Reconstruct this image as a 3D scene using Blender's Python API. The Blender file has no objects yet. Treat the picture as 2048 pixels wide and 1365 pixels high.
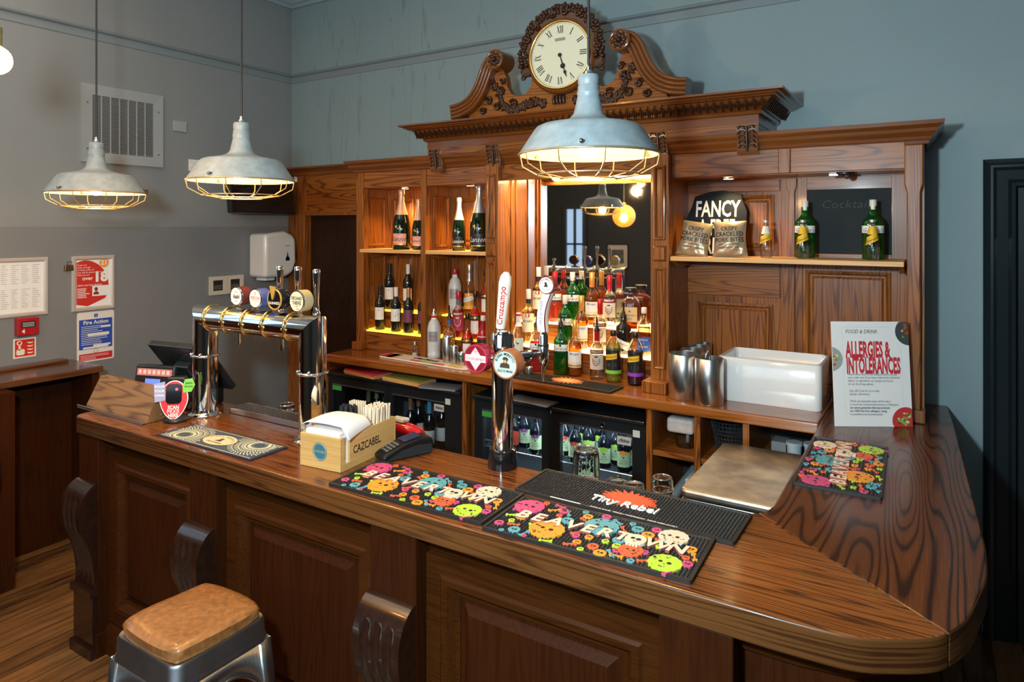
import bpy, bmesh, math, random
from mathutils import Vector, Matrix
R = math.radians
random.seed(7)
S = bpy.context.scene
C = S.collection

# ---------------------------------------------------------------- camera, world, light, exposure
cam = bpy.data.objects.new('camera', bpy.data.cameras.new('camera')); C.objects.link(cam)
cam.location = (0, 0, 2.0)
cam.rotation_euler = (R(90), 0, math.atan(836/1348))
cam.data.sensor_width = 36; cam.data.lens = 1348/2048*36
cam.data.shift_y = -227.5/2048
cam.data.clip_start = .05
S.camera = cam
S.view_settings.view_transform = 'Standard'; S.view_settings.look = 'None'
S.view_settings.exposure = 0.0; S.view_settings.gamma = 1
S.view_settings.use_curve_mapping = False
w = bpy.data.worlds.new('world'); S.world = w; w.use_nodes = True
w.node_tree.nodes['Background'].inputs[0].default_value = (.55, .75, 1, 1)
w.node_tree.nodes['Background'].inputs[1].default_value = .5

def lamp(name, kind, loc, energy, col, size=.1, rot=None, **kw):
    d = bpy.data.lights.new(name, kind); d.energy = energy; d.color = col
    if kind == 'AREA':
        d.shape = 'RECTANGLE'; d.size = size; d.size_y = kw.get('sy', size)
    else:
        d.shadow_soft_size = size
    if kind == 'SPOT':
        d.spot_size = kw.get('cone', R(100)); d.spot_blend = kw.get('blend', .6)
    o = bpy.data.objects.new(name, d); C.objects.link(o); o.location = loc
    if rot: o.rotation_euler = rot
    return o
COOL = (.67, .90, 1.0); WARM = (1.0, .62, .26); WARM2 = (1.0, .55, .2)
lamp('photo_flash', 'SPOT', (-.606, 0.0, 2.25), 300, COOL, .07, (R(92), 0, R(20)), cone=R(150), blend=.5)
# soft daylight from the windows of the room behind the camera
lamp('room_daylight', 'AREA', (-1.15, -2.3, 2.45), 15, (.72, .88, 1.0), 3.2, (R(80), 0, 0), sy=1.7)
lamp('warm_ambient_fill', 'AREA', (-3.3, .9, 3.95), 42, (1.0, .76, .54), 2.4, (0, 0, 0), sy=2.4)  # added area light overhead, warm ambient fill without a fitting

# ---------------------------------------------------------------- mesh helpers
class MB:
    def __init__(s): s.v = []; s.f = []; s.m = []; s.k = 0; s.M = None
    def add(s, vs, fs, M=None):
        n = len(s.v); M = M or s.M
        s.v += [tuple(M @ Vector(p)) for p in vs] if M else [tuple(p) for p in vs]
        s.f += [tuple(i+n for i in f) for f in fs]; s.m += [s.k]*len(fs); return s
    def box(s, x0, y0, z0, x1, y1, z1, M=None):
        return s.add([(x0,y0,z0),(x1,y0,z0),(x1,y1,z0),(x0,y1,z0),(x0,y0,z1),(x1,y0,z1),(x1,y1,z1),(x0,y1,z1)],
            [(3,2,1,0),(4,5,6,7),(0,1,5,4),(1,2,6,5),(2,3,7,6),(3,0,4,7)], M)
    def frustum(s, x0, y0, x1, y1, z0, z1, b, M=None):
        return s.add([(x0,y0,z0),(x1,y0,z0),(x1,y1,z0),(x0,y1,z0),(x0+b,y0+b,z1),(x1-b,y0+b,z1),(x1-b,y1-b,z1),(x0+b,y1-b,z1)],
            [(3,2,1,0),(4,5,6,7),(0,1,5,4),(1,2,6,5),(2,3,7,6),(3,0,4,7)], M)
    def lathe(s, prof, n=32, M=None, fn=None):
        vs = []; fs = []; rows = []
        for r, z in prof:
            if r <= 1e-6: rows.append([len(vs)]); vs.append((0,0,z))
            else:
                rows.append(list(range(len(vs), len(vs)+n)))
                for i in range(n):
                    a = 2*math.pi*i/n; q = r*(fn(a, z) if fn else 1)
                    vs.append((q*math.cos(a), q*math.sin(a), z))
        for A, B in zip(rows, rows[1:]):
            for i in range(n):
                j = (i+1) % n
                if len(A) == 1 and len(B) == 1: break
                if len(A) == 1: fs.append((A[0], B[j], B[i]))
                elif len(B) == 1: fs.append((A[i], A[j], B[0]))
                else: fs.append((A[i], A[j], B[j], B[i]))
        return s.add(vs, fs, M)
    def cyl(s, p0, p1, r0, r1=None, n=16, M=None):
        p0 = Vector(p0); p1 = Vector(p1); d = p1-p0; L = d.length
        T = Matrix.Translation(p0) @ d.to_track_quat('Z', 'Y').to_matrix().to_4x4()
        if M: T = M @ T
        r1 = r0 if r1 is None else r1
        return s.lathe([(0,0),(r0,0),(r1,L),(0,L)], n, T)
    def sphere(s, c, r, n=16, sz=1, M=None):
        T = Matrix.Translation(c)
        if M: T = M @ T
        m = n//2
        return s.lathe([(r*math.sin(math.pi*i/m), -r*sz*math.cos(math.pi*i/m)) for i in range(m+1)], n, T)
    def torus(s, R0, r, n=32, k=8, M=None):
        vs = []; fs = []
        for i in range(n):
            a = 2*math.pi*i/n
            for j in range(k):
                b = 2*math.pi*j/k; q = R0+r*math.cos(b)
                vs.append((q*math.cos(a), q*math.sin(a), r*math.sin(b)))
        for i in range(n):
            for j in range(k):
                fs.append((i*k+j, ((i+1)%n)*k+j, ((i+1)%n)*k+(j+1)%k, i*k+(j+1)%k))
        return s.add(vs, fs, M)
    def prism(s, pts, z0, z1, M=None, side=None):
        n = len(pts)
        if side is not None:
            s.add([(p[0],p[1],z0) for p in pts]+[(p[0],p[1],z1) for p in pts]+[], [tuple(range(n))[::-1], tuple(range(n, 2*n))]+[(i,(i+1)%n,n+(i+1)%n,n+i) for i in range(n)], M)
            s.m[-n:] = [side]*n; return s
        return s.add([(p[0],p[1],z0) for p in pts]+[(p[0],p[1],z1) for p in pts],
            [tuple(range(n))[::-1], tuple(range(n, 2*n))]+[(i,(i+1)%n,n+(i+1)%n,n+i) for i in range(n)], M)
    def poly(s, pts, z=0, M=None):
        return s.add([(p[0],p[1],z) for p in pts], [tuple(range(len(pts)))], M)
    def rect(s, x0, y0, x1, y1, z=0, M=None): return s.poly([(x0,y0),(x1,y0),(x1,y1),(x0,y1)], z, M)
    def disc(s, x, y, r, z=0, n=24, M=None, sy=1):
        return s.poly([(x+r*math.cos(2*math.pi*i/n), y+r*sy*math.sin(2*math.pi*i/n)) for i in range(n)], z, M)
    def tube(s, path, r, n=8, closed=False, M=None):
        P = [Vector(p) for p in path]; N = len(P); vs = []; fs = []; u = None
        for i, p in enumerate(P):
            if closed: t = P[(i+1)%N]-P[i-1]
            else: t = P[min(i+1,N-1)]-P[max(i-1,0)]
            t.normalize()
            if u is None:
                u = t.orthogonal().normalized()
            else:
                u = (u-t*u.dot(t)).normalized()
            w_ = t.cross(u); q = r[i] if isinstance(r, (list,tuple)) else r
            for j in range(n):
                a = 2*math.pi*j/n; vs.append(p+(u*math.cos(a)+w_*math.sin(a))*q)
        for i in range(N if closed else N-1):
            a = i*n; b = ((i+1)%N)*n
            for j in range(n): fs.append((a+j, a+(j+1)%n, b+(j+1)%n, b+j))
        if not closed: fs += [tuple(range(n))[::-1], tuple(range((N-1)*n, N*n))]
        return s.add(vs, fs, M)
    def molding(s, prof, path, closed=False, M=None, cap=True):
        # prof: (offset outward, height); path in plan; outward = to the right of travel
        P = [Vector((p[0],p[1])) for p in path]; N = len(P); k = len(prof); vs = []; fs = []
        for i, p in enumerate(P):
            a = P[i]-P[i-1] if (closed or i > 0) else P[1]-P[0]
            b = P[(i+1)%N]-P[i] if (closed or i < N-1) else P[-1]-P[-2]
            a.normalize(); b.normalize()
            na = Vector((a.y,-a.x)); nb = Vector((b.y,-b.x)); m = na+nb
            m = m/max(1e-6, m.length_squared)*2 if m.length > 1e-4 else na
            for o, z in prof: vs.append((p.x+m.x*o, p.y+m.y*o, z))
        for i in range(N if closed else N-1):
            a = i*k; b = ((i+1)%N)*k
            for j in range(k-1): fs.append((a+j, b+j, b+j+1, a+j+1))
        if not closed and cap and k > 2:
            fs += [tuple(range(k)), tuple(range((N-1)*k, N*k))[::-1]]
        return s.add(vs, fs, M)
    def mesh(s, v, f, M=None): return s.add(v, f, M)
    def text(s, t, x=0, y=0, size=.02, z=0, M=None, bold=0, sx=1, shear=0, sp=1, al='CENTER', d=0, res=2, rot=0, dk=None):
        v, f = glyphs(t, bold, shear, sp, al, res)
        c_, s_ = math.cos(rot), math.sin(rot)
        q = [(a[0]*size*sx, a[1]*size) for a in v]
        q = [(x+a*c_-b*s_, y+a*s_+b*c_) for a, b in q]
        s.add([(a, b, z) for a, b in q], f, M)
        if d:
            edges = {}
            for fc in f:
                for i in range(len(fc)):
                    e = (fc[i], fc[(i+1)%len(fc)]); k = (min(e),max(e)); edges[k] = None if k in edges else e
            E = [e for e in edges.values() if e]; n = len(q)
            k_ = s.k; s.k = k_ if dk is None else dk
            s.add([(a, b, z) for a, b in q]+[(a, b, z-d) for a, b in q], [(e[1],e[0],e[0]+n,e[1]+n) for e in E], M); s.k = k_
        return s
    def build(s, name, mat, parent=None, smooth=0, bevel=0, world=True, seg=2, subsurf=0):
        me = bpy.data.meshes.new(name)
        off = Vector((0,0,0)); p = parent
        if world:
            while p: off += p.location; p = p.parent
        me.from_pydata([(a[0]-off.x, a[1]-off.y, a[2]-off.z) for a in s.v], [], s.f)
        for m_ in (mat if isinstance(mat, (list,tuple)) else [mat]): me.materials.append(m_)
        if max(s.m or [0]): me.polygons.foreach_set('material_index', s.m)
        b = bmesh.new(); b.from_mesh(me); bmesh.ops.recalc_face_normals(b, faces=b.faces); b.to_mesh(me); b.free()
        if smooth:
            me.shade_smooth(); me.set_sharp_from_angle(angle=R(smooth))
        o = bpy.data.objects.new(name, me); C.objects.link(o)
        if parent: o.parent = parent
        if bevel:
            q = o.modifiers.new('bevel', 'BEVEL'); q.width = bevel; q.segments = seg; q.limit_method = 'ANGLE'; q.angle_limit = R(40)
        if subsurf:
            q = o.modifiers.new('sub', 'SUBSURF'); q.levels = q.render_levels = subsurf
        return o
_G = {}
def glyphs(t, bold, shear, sp, al, res):
    k = (t, bold, shear, sp, al, res)
    if k not in _G:
        cu = bpy.data.curves.new('t', 'FONT'); cu.body = t; cu.size = 1; cu.offset = bold; cu.shear = shear
        cu.space_character = sp; cu.align_x = al; cu.align_y = 'CENTER'; cu.resolution_u = res; cu.fill_mode = 'FRONT'
        o = bpy.data.objects.new('t', cu); C.objects.link(o)
        me = bpy.data.meshes.new_from_object(o.evaluated_get(bpy.context.evaluated_depsgraph_get()))
        _G[k] = ([tuple(p.co)[:2] for p in me.vertices], [tuple(p.vertices) for p in me.polygons])
        bpy.data.objects.remove(o); bpy.data.meshes.remove(me); bpy.data.curves.remove(cu)
    return _G[k]
def basis(o, x, y, z):
    return Matrix(((x[0],y[0],z[0],o[0]),(x[1],y[1],z[1],o[1]),(x[2],y[2],z[2],o[2]),(0,0,0,1)))
def FR(x, y, z, a=0):      # a face looking to -y, turned by a about z; local x right, y up, z out
    return Matrix.Translation((x,y,z)) @ Matrix.Rotation(a,4,'Z') @ basis((0,0,0),(1,0,0),(0,0,1),(0,-1,0))
def LW(x, y, z): return basis((x,y,z),(0,1,0),(0,0,1),(1,0,0))     # a face looking to +x
def TOP(x, y, z, a=0): return Matrix.Translation((x,y,z)) @ Matrix.Rotation(a,4,'Z')
def thing(name, label, cat, loc=(0,0,0), rz=0, group=None):
    o = bpy.data.objects.new(name, None); C.objects.link(o); o.location = loc; o.rotation_euler = (0,0,rz)
    o.empty_display_size = .05
    return tag(o, label, cat, group)
def tag(o, label, cat, group=None):
    o['label'] = label; o['category'] = cat
    if group: o['group'] = group
    return o
def struct(o): o['kind'] = 'structure'; return o
def dup(root, loc, rz=0, label=None, group=None):
    r = root.copy(); C.objects.link(r); r.location = loc; r.rotation_euler = (0,0,rz)
    if label: r['label'] = label
    if group: r['group'] = group
    for ch in list(root.children):
        c = ch.copy(); C.objects.link(c); c.parent = r
        for g in list(ch.children):
            d = g.copy(); C.objects.link(d); d.parent = c
    return r

# ---------------------------------------------------------------- materials
def nt(name):
    m = bpy.data.materials.new(name); m.use_nodes = True
    return m, m.node_tree.nodes, m.node_tree.links, m.node_tree.nodes['Principled BSDF']
_M = {}
def mat(name, col=(.5,.5,.5), rough=.5, metal=0, emit=None, es=1, coat=0, bump=0, bs=200, noise=0, spec=.5):
    if name in _M: return _M[name]
    m, N, L, P = nt(name)
    P.inputs['Base Color'].default_value = (*col,1); P.inputs['Roughness'].default_value = rough
    P.inputs['Metallic'].default_value = metal; P.inputs['Coat Weight'].default_value = coat
    P.inputs['Specular IOR Level'].default_value = spec
    if emit: P.inputs['Emission Color'].default_value = (*emit,1); P.inputs['Emission Strength'].default_value = es
    if bump or noise:
        t = N.new('ShaderNodeTexCoord'); n = N.new('ShaderNodeTexNoise'); n.inputs['Scale'].default_value = bs; n.inputs['Detail'].default_value = 4
        L.new(t.outputs['Object'], n.inputs['Vector'])
        if bump:
            b = N.new('ShaderNodeBump'); b.inputs['Strength'].default_value = bump; b.inputs['Distance'].default_value = .002
            L.new(n.outputs['Fac'], b.inputs['Height']); L.new(b.outputs['Normal'], P.inputs['Normal'])
        if noise:
            mx = N.new('ShaderNodeMixRGB'); mx.blend_type = 'MULTIPLY'; mx.inputs[1].default_value = (*col,1)
            r = N.new('ShaderNodeValToRGB'); r.color_ramp.elements[0].position = .3; r.color_ramp.elements[1].position = .7
            r.color_ramp.elements[0].color = (1-noise,)*3+(1,); r.color_ramp.elements[1].color = (1,1,1,1)
            mx.inputs[0].default_value = 1
            L.new(n.outputs['Fac'], r.inputs[0]); L.new(r.outputs[0], mx.inputs[2]); L.new(mx.outputs[0], P.inputs['Base Color'])
    _M[name] = m; return m
def wood(name, light, dark, axis='x', rough=.3, scale=1.0, contrast=1.0, coat=.3, rings=7.0, spec=.4, across=10):
    if name in _M: return _M[name]
    m, N, L, P = nt(name)
    tc = N.new('ShaderNodeTexCoord'); oi = N.new('ShaderNodeObjectInfo')
    ad = N.new('ShaderNodeVectorMath'); ad.operation = 'ADD'
    sc = N.new('ShaderNodeVectorMath'); sc.operation = 'SCALE'; sc.inputs[0].default_value = (3.1,5.7,4.3)
    L.new(oi.outputs['Random'], sc.inputs['Scale']); L.new(tc.outputs['Object'], ad.inputs[0]); L.new(sc.outputs[0], ad.inputs[1])
    def mp(along, across):
        q = N.new('ShaderNodeMapping'); v = [across*scale]*3
        for ch in axis: v['xyz'.index(ch)] = along*scale
        q.inputs['Scale'].default_value = v; L.new(ad.outputs[0], q.inputs['Vector']); return q
    n1 = N.new('ShaderNodeTexNoise'); n1.inputs['Scale'].default_value = 1; n1.inputs['Detail'].default_value = 1.5; n1.inputs['Roughness'].default_value = .4
    L.new(mp(.62, across).outputs[0], n1.inputs['Vector'])
    mu = N.new('ShaderNodeMath'); mu.operation = 'MULTIPLY'; mu.inputs[1].default_value = rings*6.283*2.2; L.new(n1.outputs['Fac'], mu.inputs[0])
    si = N.new('ShaderNodeMath'); si.operation = 'SINE'; L.new(mu.outputs[0], si.inputs[0])
    r1 = N.new('ShaderNodeMapRange'); r1.inputs[1].default_value = -1; r1.inputs[2].default_value = 1; L.new(si.outputs[0], r1.inputs[0])
    pw = N.new('ShaderNodeMath'); pw.operation = 'POWER'; pw.inputs[1].default_value = 3.6; L.new(r1.outputs[0], pw.inputs[0])
    n2 = N.new('ShaderNodeTexNoise'); n2.inputs['Scale'].default_value = 1; n2.inputs['Detail'].default_value = 5; n2.inputs['Roughness'].default_value = .7
    L.new(mp(5, 190).outputs[0], n2.inputs['Vector'])
    n3 = N.new('ShaderNodeTexNoise'); n3.inputs['Scale'].default_value = 1; n3.inputs['Detail'].default_value = 2
    L.new(mp(.9, 3).outputs[0], n3.inputs['Vector'])
    a = N.new('ShaderNodeMath'); a.operation = 'MULTIPLY_ADD'; a.inputs[1].default_value = .55*contrast; L.new(pw.outputs[0], a.inputs[0])
    b = N.new('ShaderNodeMath'); b.operation = 'MULTIPLY_ADD'; b.inputs[1].default_value = .9; b.inputs[2].default_value = -.45; L.new(n2.outputs['Fac'], b.inputs[0])
    L.new(b.outputs[0], a.inputs[2])
    c_ = N.new('ShaderNodeMath'); c_.operation = 'MULTIPLY_ADD'; c_.inputs[1].default_value = .7; L.new(n3.outputs['Fac'], c_.inputs[0]); L.new(a.outputs[0], c_.inputs[2])
    cr = N.new('ShaderNodeValToRGB'); cr.color_ramp.elements[0].position = .15; cr.color_ramp.elements[1].position = .95
    cr.color_ramp.elements[0].color = (*light,1); cr.color_ramp.elements[1].color = (*dark,1)
    L.new(c_.outputs[0], cr.inputs[0]); L.new(cr.outputs[0], P.inputs['Base Color'])
    bp = N.new('ShaderNodeBump'); bp.inputs['Strength'].default_value = .12; bp.inputs['Distance'].default_value = .002
    L.new(n2.outputs['Fac'], bp.inputs['Height']); L.new(bp.outputs[0], P.inputs['Normal'])
    P.inputs['Roughness'].default_value = rough; P.inputs['Coat Weight'].default_value = coat; P.inputs['Coat Roughness'].default_value = .1; P.inputs['Specular IOR Level'].default_value = spec
    _M[name] = m; return m
def glass(name, col=(1,1,1), rough=.02, base=.06, body=None, bw=.0):
    # thin clear glass: tinted see-through with a sharp reflection; body adds a cloudy diffuse share
    if name in _M: return _M[name]
    m = bpy.data.materials.new(name); m.use_nodes = True; N = m.node_tree.nodes; L = m.node_tree.links; N.clear()
    o = N.new('ShaderNodeOutputMaterial'); t = N.new('ShaderNodeBsdfTransparent'); t.inputs[0].default_value = (*col,1)
    g = N.new('ShaderNodeBsdfGlossy'); g.inputs['Roughness'].default_value = rough
    f = N.new('ShaderNodeLayerWeight'); f.inputs[0].default_value = .25
    q = N.new('ShaderNodeMath'); q.operation = 'MULTIPLY_ADD'; q.inputs[1].default_value = .6; q.inputs[2].default_value = base; q.use_clamp = True
    L.new(f.outputs['Fresnel'], q.inputs[0])
    x = N.new('ShaderNodeMixShader'); L.new(q.outputs[0], x.inputs[0]); L.new(t.outputs[0], x.inputs[1]); L.new(g.outputs[0], x.inputs[2])
    last = x
    if bw:
        d = N.new('ShaderNodeBsdfDiffuse'); d.inputs[0].default_value = (*body,1)
        y = N.new('ShaderNodeMixShader'); y.inputs[0].default_value = bw
        L.new(t.outputs[0], y.inputs[1]); L.new(d.outputs[0], y.inputs[2]); L.new(y.outputs[0], x.inputs[1])
    L.new(last.outputs[0], o.inputs[0]); _M[name] = m; return m
# woods
OX = wood('oak_grain_across', (.33,.105,.016), (.10,.025,.005), 'x', .36, coat=.22, spec=.3)
OZ = wood('oak_grain_upright', (.34,.108,.016), (.105,.026,.005), 'z', .36, coat=.22, spec=.3, across=13)
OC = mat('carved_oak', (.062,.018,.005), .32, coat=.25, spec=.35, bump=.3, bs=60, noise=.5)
OM = wood('cornice_oak', (.21,.062,.011), (.10,.026,.005), 'x', .25, contrast=.35, coat=.35)
TX = wood('bar_top_grain_along', (.25,.078,.016), (.040,.010,.003), 'x', .18, scale=1.3, coat=.4, rings=7, across=15, contrast=1.0)
NOSE = wood('nosing_grain', (.150,.056,.015), (.042,.013,.004), 'xy', .3, coat=.1, rings=5, across=22, contrast=.9, spec=.3)
TY = wood('bar_top_wing_grain', (.150,.042,.010), (.022,.006,.002), 'y', .22, scale=.9, coat=.12, rings=13, across=6, contrast=1.1, spec=.35)
FZ = wood('bar_front_upright_grain', (.052,.0125,.0028), (.020,.005,.0015), 'z', .48, contrast=.45, coat=.0, spec=.08)
FX = wood('bar_front_across_grain', (.072,.0195,.0035), (.026,.007,.0016), 'x', .40, contrast=.5, coat=.0, spec=.10, across=18)
PINE = wood('pine_shelf', (.80,.46,.18), (.58,.28,.09), 'x', .45, coat=0, contrast=.4)
# common surfaces
CHROME = mat('chrome', (.82,.84,.86), .06, 1)
BRASS = mat('polished_brass', (.95,.70,.28), .14, 1)
STEEL = mat('brushed_steel', (.62,.61,.59), .28, 1)
DSTEEL = mat('dark_steel', (.25,.26,.27), .3, 1)
BLACK = mat('black_plastic', (.012,.012,.014), .35)
GLOSSB = mat('gloss_black', (.008,.008,.01), .08, coat=.5)
RUBBER = mat('black_rubber', (.018,.016,.015), .5)
WHITE = mat('white', (.82,.80,.77), .5)
PAPER = mat('white_paper', (.85,.83,.80), .7)
CREAM = mat('cream', (.80,.70,.48), .5)
INK = mat('black_ink', (.01,.01,.012), .6)
RED = mat('red', (.62,.02,.025), .4)
GOLD = mat('gold', (.75,.48,.12), .35, .6)
BLUE = mat('blue', (.02,.07,.36), .4)
YELLOW = mat('yellow', (.85,.52,.02), .45)
GREEN = mat('lime_green', (.40,.68,.08), .45)
PINK = mat('pink', (.72,.05,.26), .45)
TEAL = mat('teal', (.08,.40,.48), .45)
ORANGE = mat('orange', (.90,.30,.02), .45)
CORAL = mat('coral_red', (.85,.10,.03), .45)
# ---------------------------------------------------------------- the room
XL, YB, XR, YF, ZC = -4.81, 4.05, 1.6, -2.4, 4.12
def wall_mat(name, col, col2=None, zs=None, crack=False):
    m, N, L, P = nt(name)
    tc = N.new('ShaderNodeTexCoord')
    n = N.new('ShaderNodeTexNoise'); n.inputs['Scale'].default_value = 1.3; n.inputs['Detail'].default_value = 6
    L.new(tc.outputs['Object'], n.inputs['Vector'])
    mr = N.new('ShaderNodeMapRange'); mr.inputs[3].default_value = .88; mr.inputs[4].default_value = 1.1; L.new(n.outputs['Fac'], mr.inputs[0])
    base = N.new('ShaderNodeMixRGB'); base.inputs[1].default_value = (*col,1); base.inputs[2].default_value = (*(col2 or col),1); base.inputs[0].default_value = 0
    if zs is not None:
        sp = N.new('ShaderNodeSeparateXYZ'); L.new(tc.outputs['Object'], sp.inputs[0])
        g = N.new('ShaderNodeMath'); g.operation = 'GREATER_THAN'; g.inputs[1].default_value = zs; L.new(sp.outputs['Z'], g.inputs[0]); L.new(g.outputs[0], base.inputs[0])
    mx = N.new('ShaderNodeMixRGB'); mx.blend_type = 'MULTIPLY'; mx.inputs[0].default_value = 1
    L.new(base.outputs[0], mx.inputs[1]); L.new(mr.outputs[0], mx.inputs[2])
    last = mx
    if crack:      # thin vertical drip lines in the paint
        mp = N.new('ShaderNodeMapping'); mp.inputs['Scale'].default_value = (5.5, 1, .35); L.new(tc.outputs['Object'], mp.inputs['Vector'])
        q = N.new('ShaderNodeTexNoise'); q.inputs['Scale'].default_value = 1.0; q.inputs['Detail'].default_value = 3; L.new(mp.outputs[0], q.inputs['Vector'])
        a = N.new('ShaderNodeMath'); a.operation = 'SUBTRACT'; a.inputs[1].default_value = .5; L.new(q.outputs['Fac'], a.inputs[0])
        b = N.new('ShaderNodeMath'); b.operation = 'ABSOLUTE'; L.new(a.outputs[0], b.inputs[0])
        c = N.new('ShaderNodeMapRange'); c.inputs[1].default_value = 0; c.inputs[2].default_value = .006; c.inputs[4].default_value = 1; L.new(b.outputs[0], c.inputs[0])
        sx_ = N.new('ShaderNodeSeparateXYZ'); L.new(tc.outputs['Object'], sx_.inputs[0]); wx = N.new('ShaderNodeMapRange'); wx.inputs[1].default_value = -2.6; wx.inputs[2].default_value = -1.6; wx.inputs[3].default_value = .74; wx.inputs[4].default_value = 1; L.new(sx_.outputs['X'], wx.inputs[0]); L.new(wx.outputs[0], c.inputs[3])
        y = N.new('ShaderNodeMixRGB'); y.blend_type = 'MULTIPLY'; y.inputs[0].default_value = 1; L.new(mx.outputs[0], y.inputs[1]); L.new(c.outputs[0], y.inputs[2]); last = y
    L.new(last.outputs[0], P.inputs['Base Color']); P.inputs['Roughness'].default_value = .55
    n2 = N.new('ShaderNodeTexNoise'); n2.inputs['Scale'].default_value = 90; n2.inputs['Detail'].default_value = 3; L.new(tc.outputs['Object'], n2.inputs['Vector'])
    b = N.new('ShaderNodeBump'); b.inputs['Strength'].default_value = .12; b.inputs['Distance'].default_value = .003; L.new(n2.outputs['Fac'], b.inputs['Height']); L.new(b.outputs[0], P.inputs['Normal'])
    return m
WBACK = wall_mat('back_wall_paint', (.235,.305,.310), crack=True)
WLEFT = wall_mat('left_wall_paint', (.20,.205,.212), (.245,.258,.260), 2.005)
WDARK = wall_mat('room_wall_paint', (.05,.064,.075))
def floor_mat():
    m, N, L, P = nt('floor_boards')
    tc = N.new('ShaderNodeTexCoord'); sp = N.new('ShaderNodeSeparateXYZ'); L.new(tc.outputs['Object'], sp.inputs[0])
    dv = N.new('ShaderNodeMath'); dv.operation = 'DIVIDE'; dv.inputs[1].default_value = .125; L.new(sp.outputs['X'], dv.inputs[0])
    fl = N.new('ShaderNodeMath'); fl.operation = 'FLOOR'; L.new(dv.outputs[0], fl.inputs[0])
    fr = N.new('ShaderNodeMath'); fr.operation = 'FRACT'; L.new(dv.outputs[0], fr.inputs[0])
    wn = N.new('ShaderNodeTexWhiteNoise'); wn.noise_dimensions = '1D'; L.new(fl.outputs[0], wn.inputs['W'])
    mp = N.new('ShaderNodeMapping'); mp.inputs['Scale'].default_value = (22,2.2,1); L.new(tc.outputs['Object'], mp.inputs['Vector'])
    ad = N.new('ShaderNodeVectorMath'); ad.operation = 'ADD'; L.new(mp.outputs[0], ad.inputs[0]); L.new(wn.outputs['Color'], ad.inputs[1])
    n = N.new('ShaderNodeTexNoise'); n.inputs['Scale'].default_value = 1.5; n.inputs['Detail'].default_value = 7; n.inputs['Roughness'].default_value = .65; L.new(ad.outputs[0], n.inputs['Vector'])
    a = N.new('ShaderNodeMath'); a.operation = 'MULTIPLY_ADD'; a.inputs[1].default_value = .3; L.new(wn.outputs['Value'], a.inputs[0]); L.new(n.outputs['Fac'], a.inputs[2])
    cr = N.new('ShaderNodeValToRGB'); cr.color_ramp.elements[0].position = .35; cr.color_ramp.elements[1].position = .95
    cr.color_ramp.elements[0].color = (.022,.008,.003,1); cr.color_ramp.elements[1].color = (.30,.13,.04,1); L.new(a.outputs[0], cr.inputs[0])
    ab = N.new('ShaderNodeMath'); ab.operation = 'COMPARE'; ab.inputs[1].default_value = .5; ab.inputs[2].default_value = .482; L.new(fr.outputs[0], ab.inputs[0])
    mx = N.new('ShaderNodeMixRGB'); mx.inputs[1].default_value = (.006,.003,.002,1); L.new(ab.outputs[0], mx.inputs[0]); L.new(cr.outputs[0], mx.inputs[2])
    L.new(mx.outputs[0], P.inputs['Base Color']); P.inputs['Roughness'].default_value = .38
    return m
def slab(name, m, x0,y0,z0,x1,y1,z1): return struct(MB().box(x0,y0,z0,x1,y1,z1).build(name, m))
slab('floor', floor_mat(), XL-.15, YF-.15, -.1, XR+.15, YB+.15, 0)
slab('ceiling', mat('ceiling_paint', (.55,.55,.54), .8), XL-.15, YF-.15, ZC, XR+.15, YB+.15, ZC+.1)
slab('wall_back', WBACK, XL-.15, YB, 0, XR+.15, YB+.15, ZC)
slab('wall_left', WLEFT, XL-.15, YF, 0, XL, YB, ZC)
slab('wall_right', WDARK, XR, YF, 0, XR+.15, YB, ZC)
slab('wall_front', WDARK, XL-.15, YF-.15, 0, XR+.15, YF, ZC)
# picture rail, ceiling cornice, baseboards
RAIL = [(0,3.270),(.006,3.272),(.006,3.322),(.026,3.330),(.030,3.338),(.022,3.346),(0,3.350)]
COR = [(0,3.93),(.02,3.93),(.025,3.955),(.045,3.965),(.06,4.0),(.095,4.04),(.12,4.05),(.125,4.075),(.16,4.085),(.165,4.12)]
RP = mat('rail_paint', (.21,.245,.255), .45)
struct(MB().molding(RAIL, [(XL,YF),(XL,YB),(XR,YB)], cap=False).build('trim_1', RP, smooth=30))
struct(MB().molding(COR, [(XL,YF),(XL,YB),(XR,YB)], cap=False).build('trim_2', mat('cornice_paint', (.27,.34,.37), .5), smooth=30))
DP = mat('dark_door_paint', (.012,.019,.023), .22, coat=.3)
struct(MB().box(XL, YF, 0, XL+.02, 3.98, .17).build('baseboard_left', DP, bevel=.004))
struct(MB().box(.14, YB-.02, 0, .215, YB, .17).build('baseboard_back', DP, bevel=.004))
# dark panelled door right of the bar
d = thing('door_1', 'near-black painted panelled door with moulded surround right of the bar', 'door', (.9,YB,0)); struct(d)
ARCH = [(0,0),(.0,.05),(.018,.062),(.03,.055),(.04,.055),(.055,.04),(.10,.036),(.115,.022),(.13,.02),(.14,.0)]
MB().molding([(.14-o, h) for o, h in ARCH], [(.36,0),(.36,2.19),(1.42,2.19),(1.42,0)][::-1], M=FR(0,YB-.001,0)).build('door_frame', DP, d, smooth=30)
b = MB().box(.36, YB-.02, .0, 1.42, YB-.002, 2.19)
for zz in ((.25,.85),(1.05,1.95)):
    for xx in ((.47,.84),(.94,1.31)):
        b.molding([(0,.02),(-.01,.032),(-.03,.02)], [(xx[0],zz[0]),(xx[1],zz[0]),(xx[1],zz[1]),(xx[0],zz[1])], True, FR(0,YB,0))
b.build('door_panel', DP, d)
MB().sphere((.44,YB-.06,1.02), .028).cyl((.44,YB-.02,1.02),(.44,YB-.06,1.02),.01).build('door_handle', BRASS, d, smooth=40)
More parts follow.
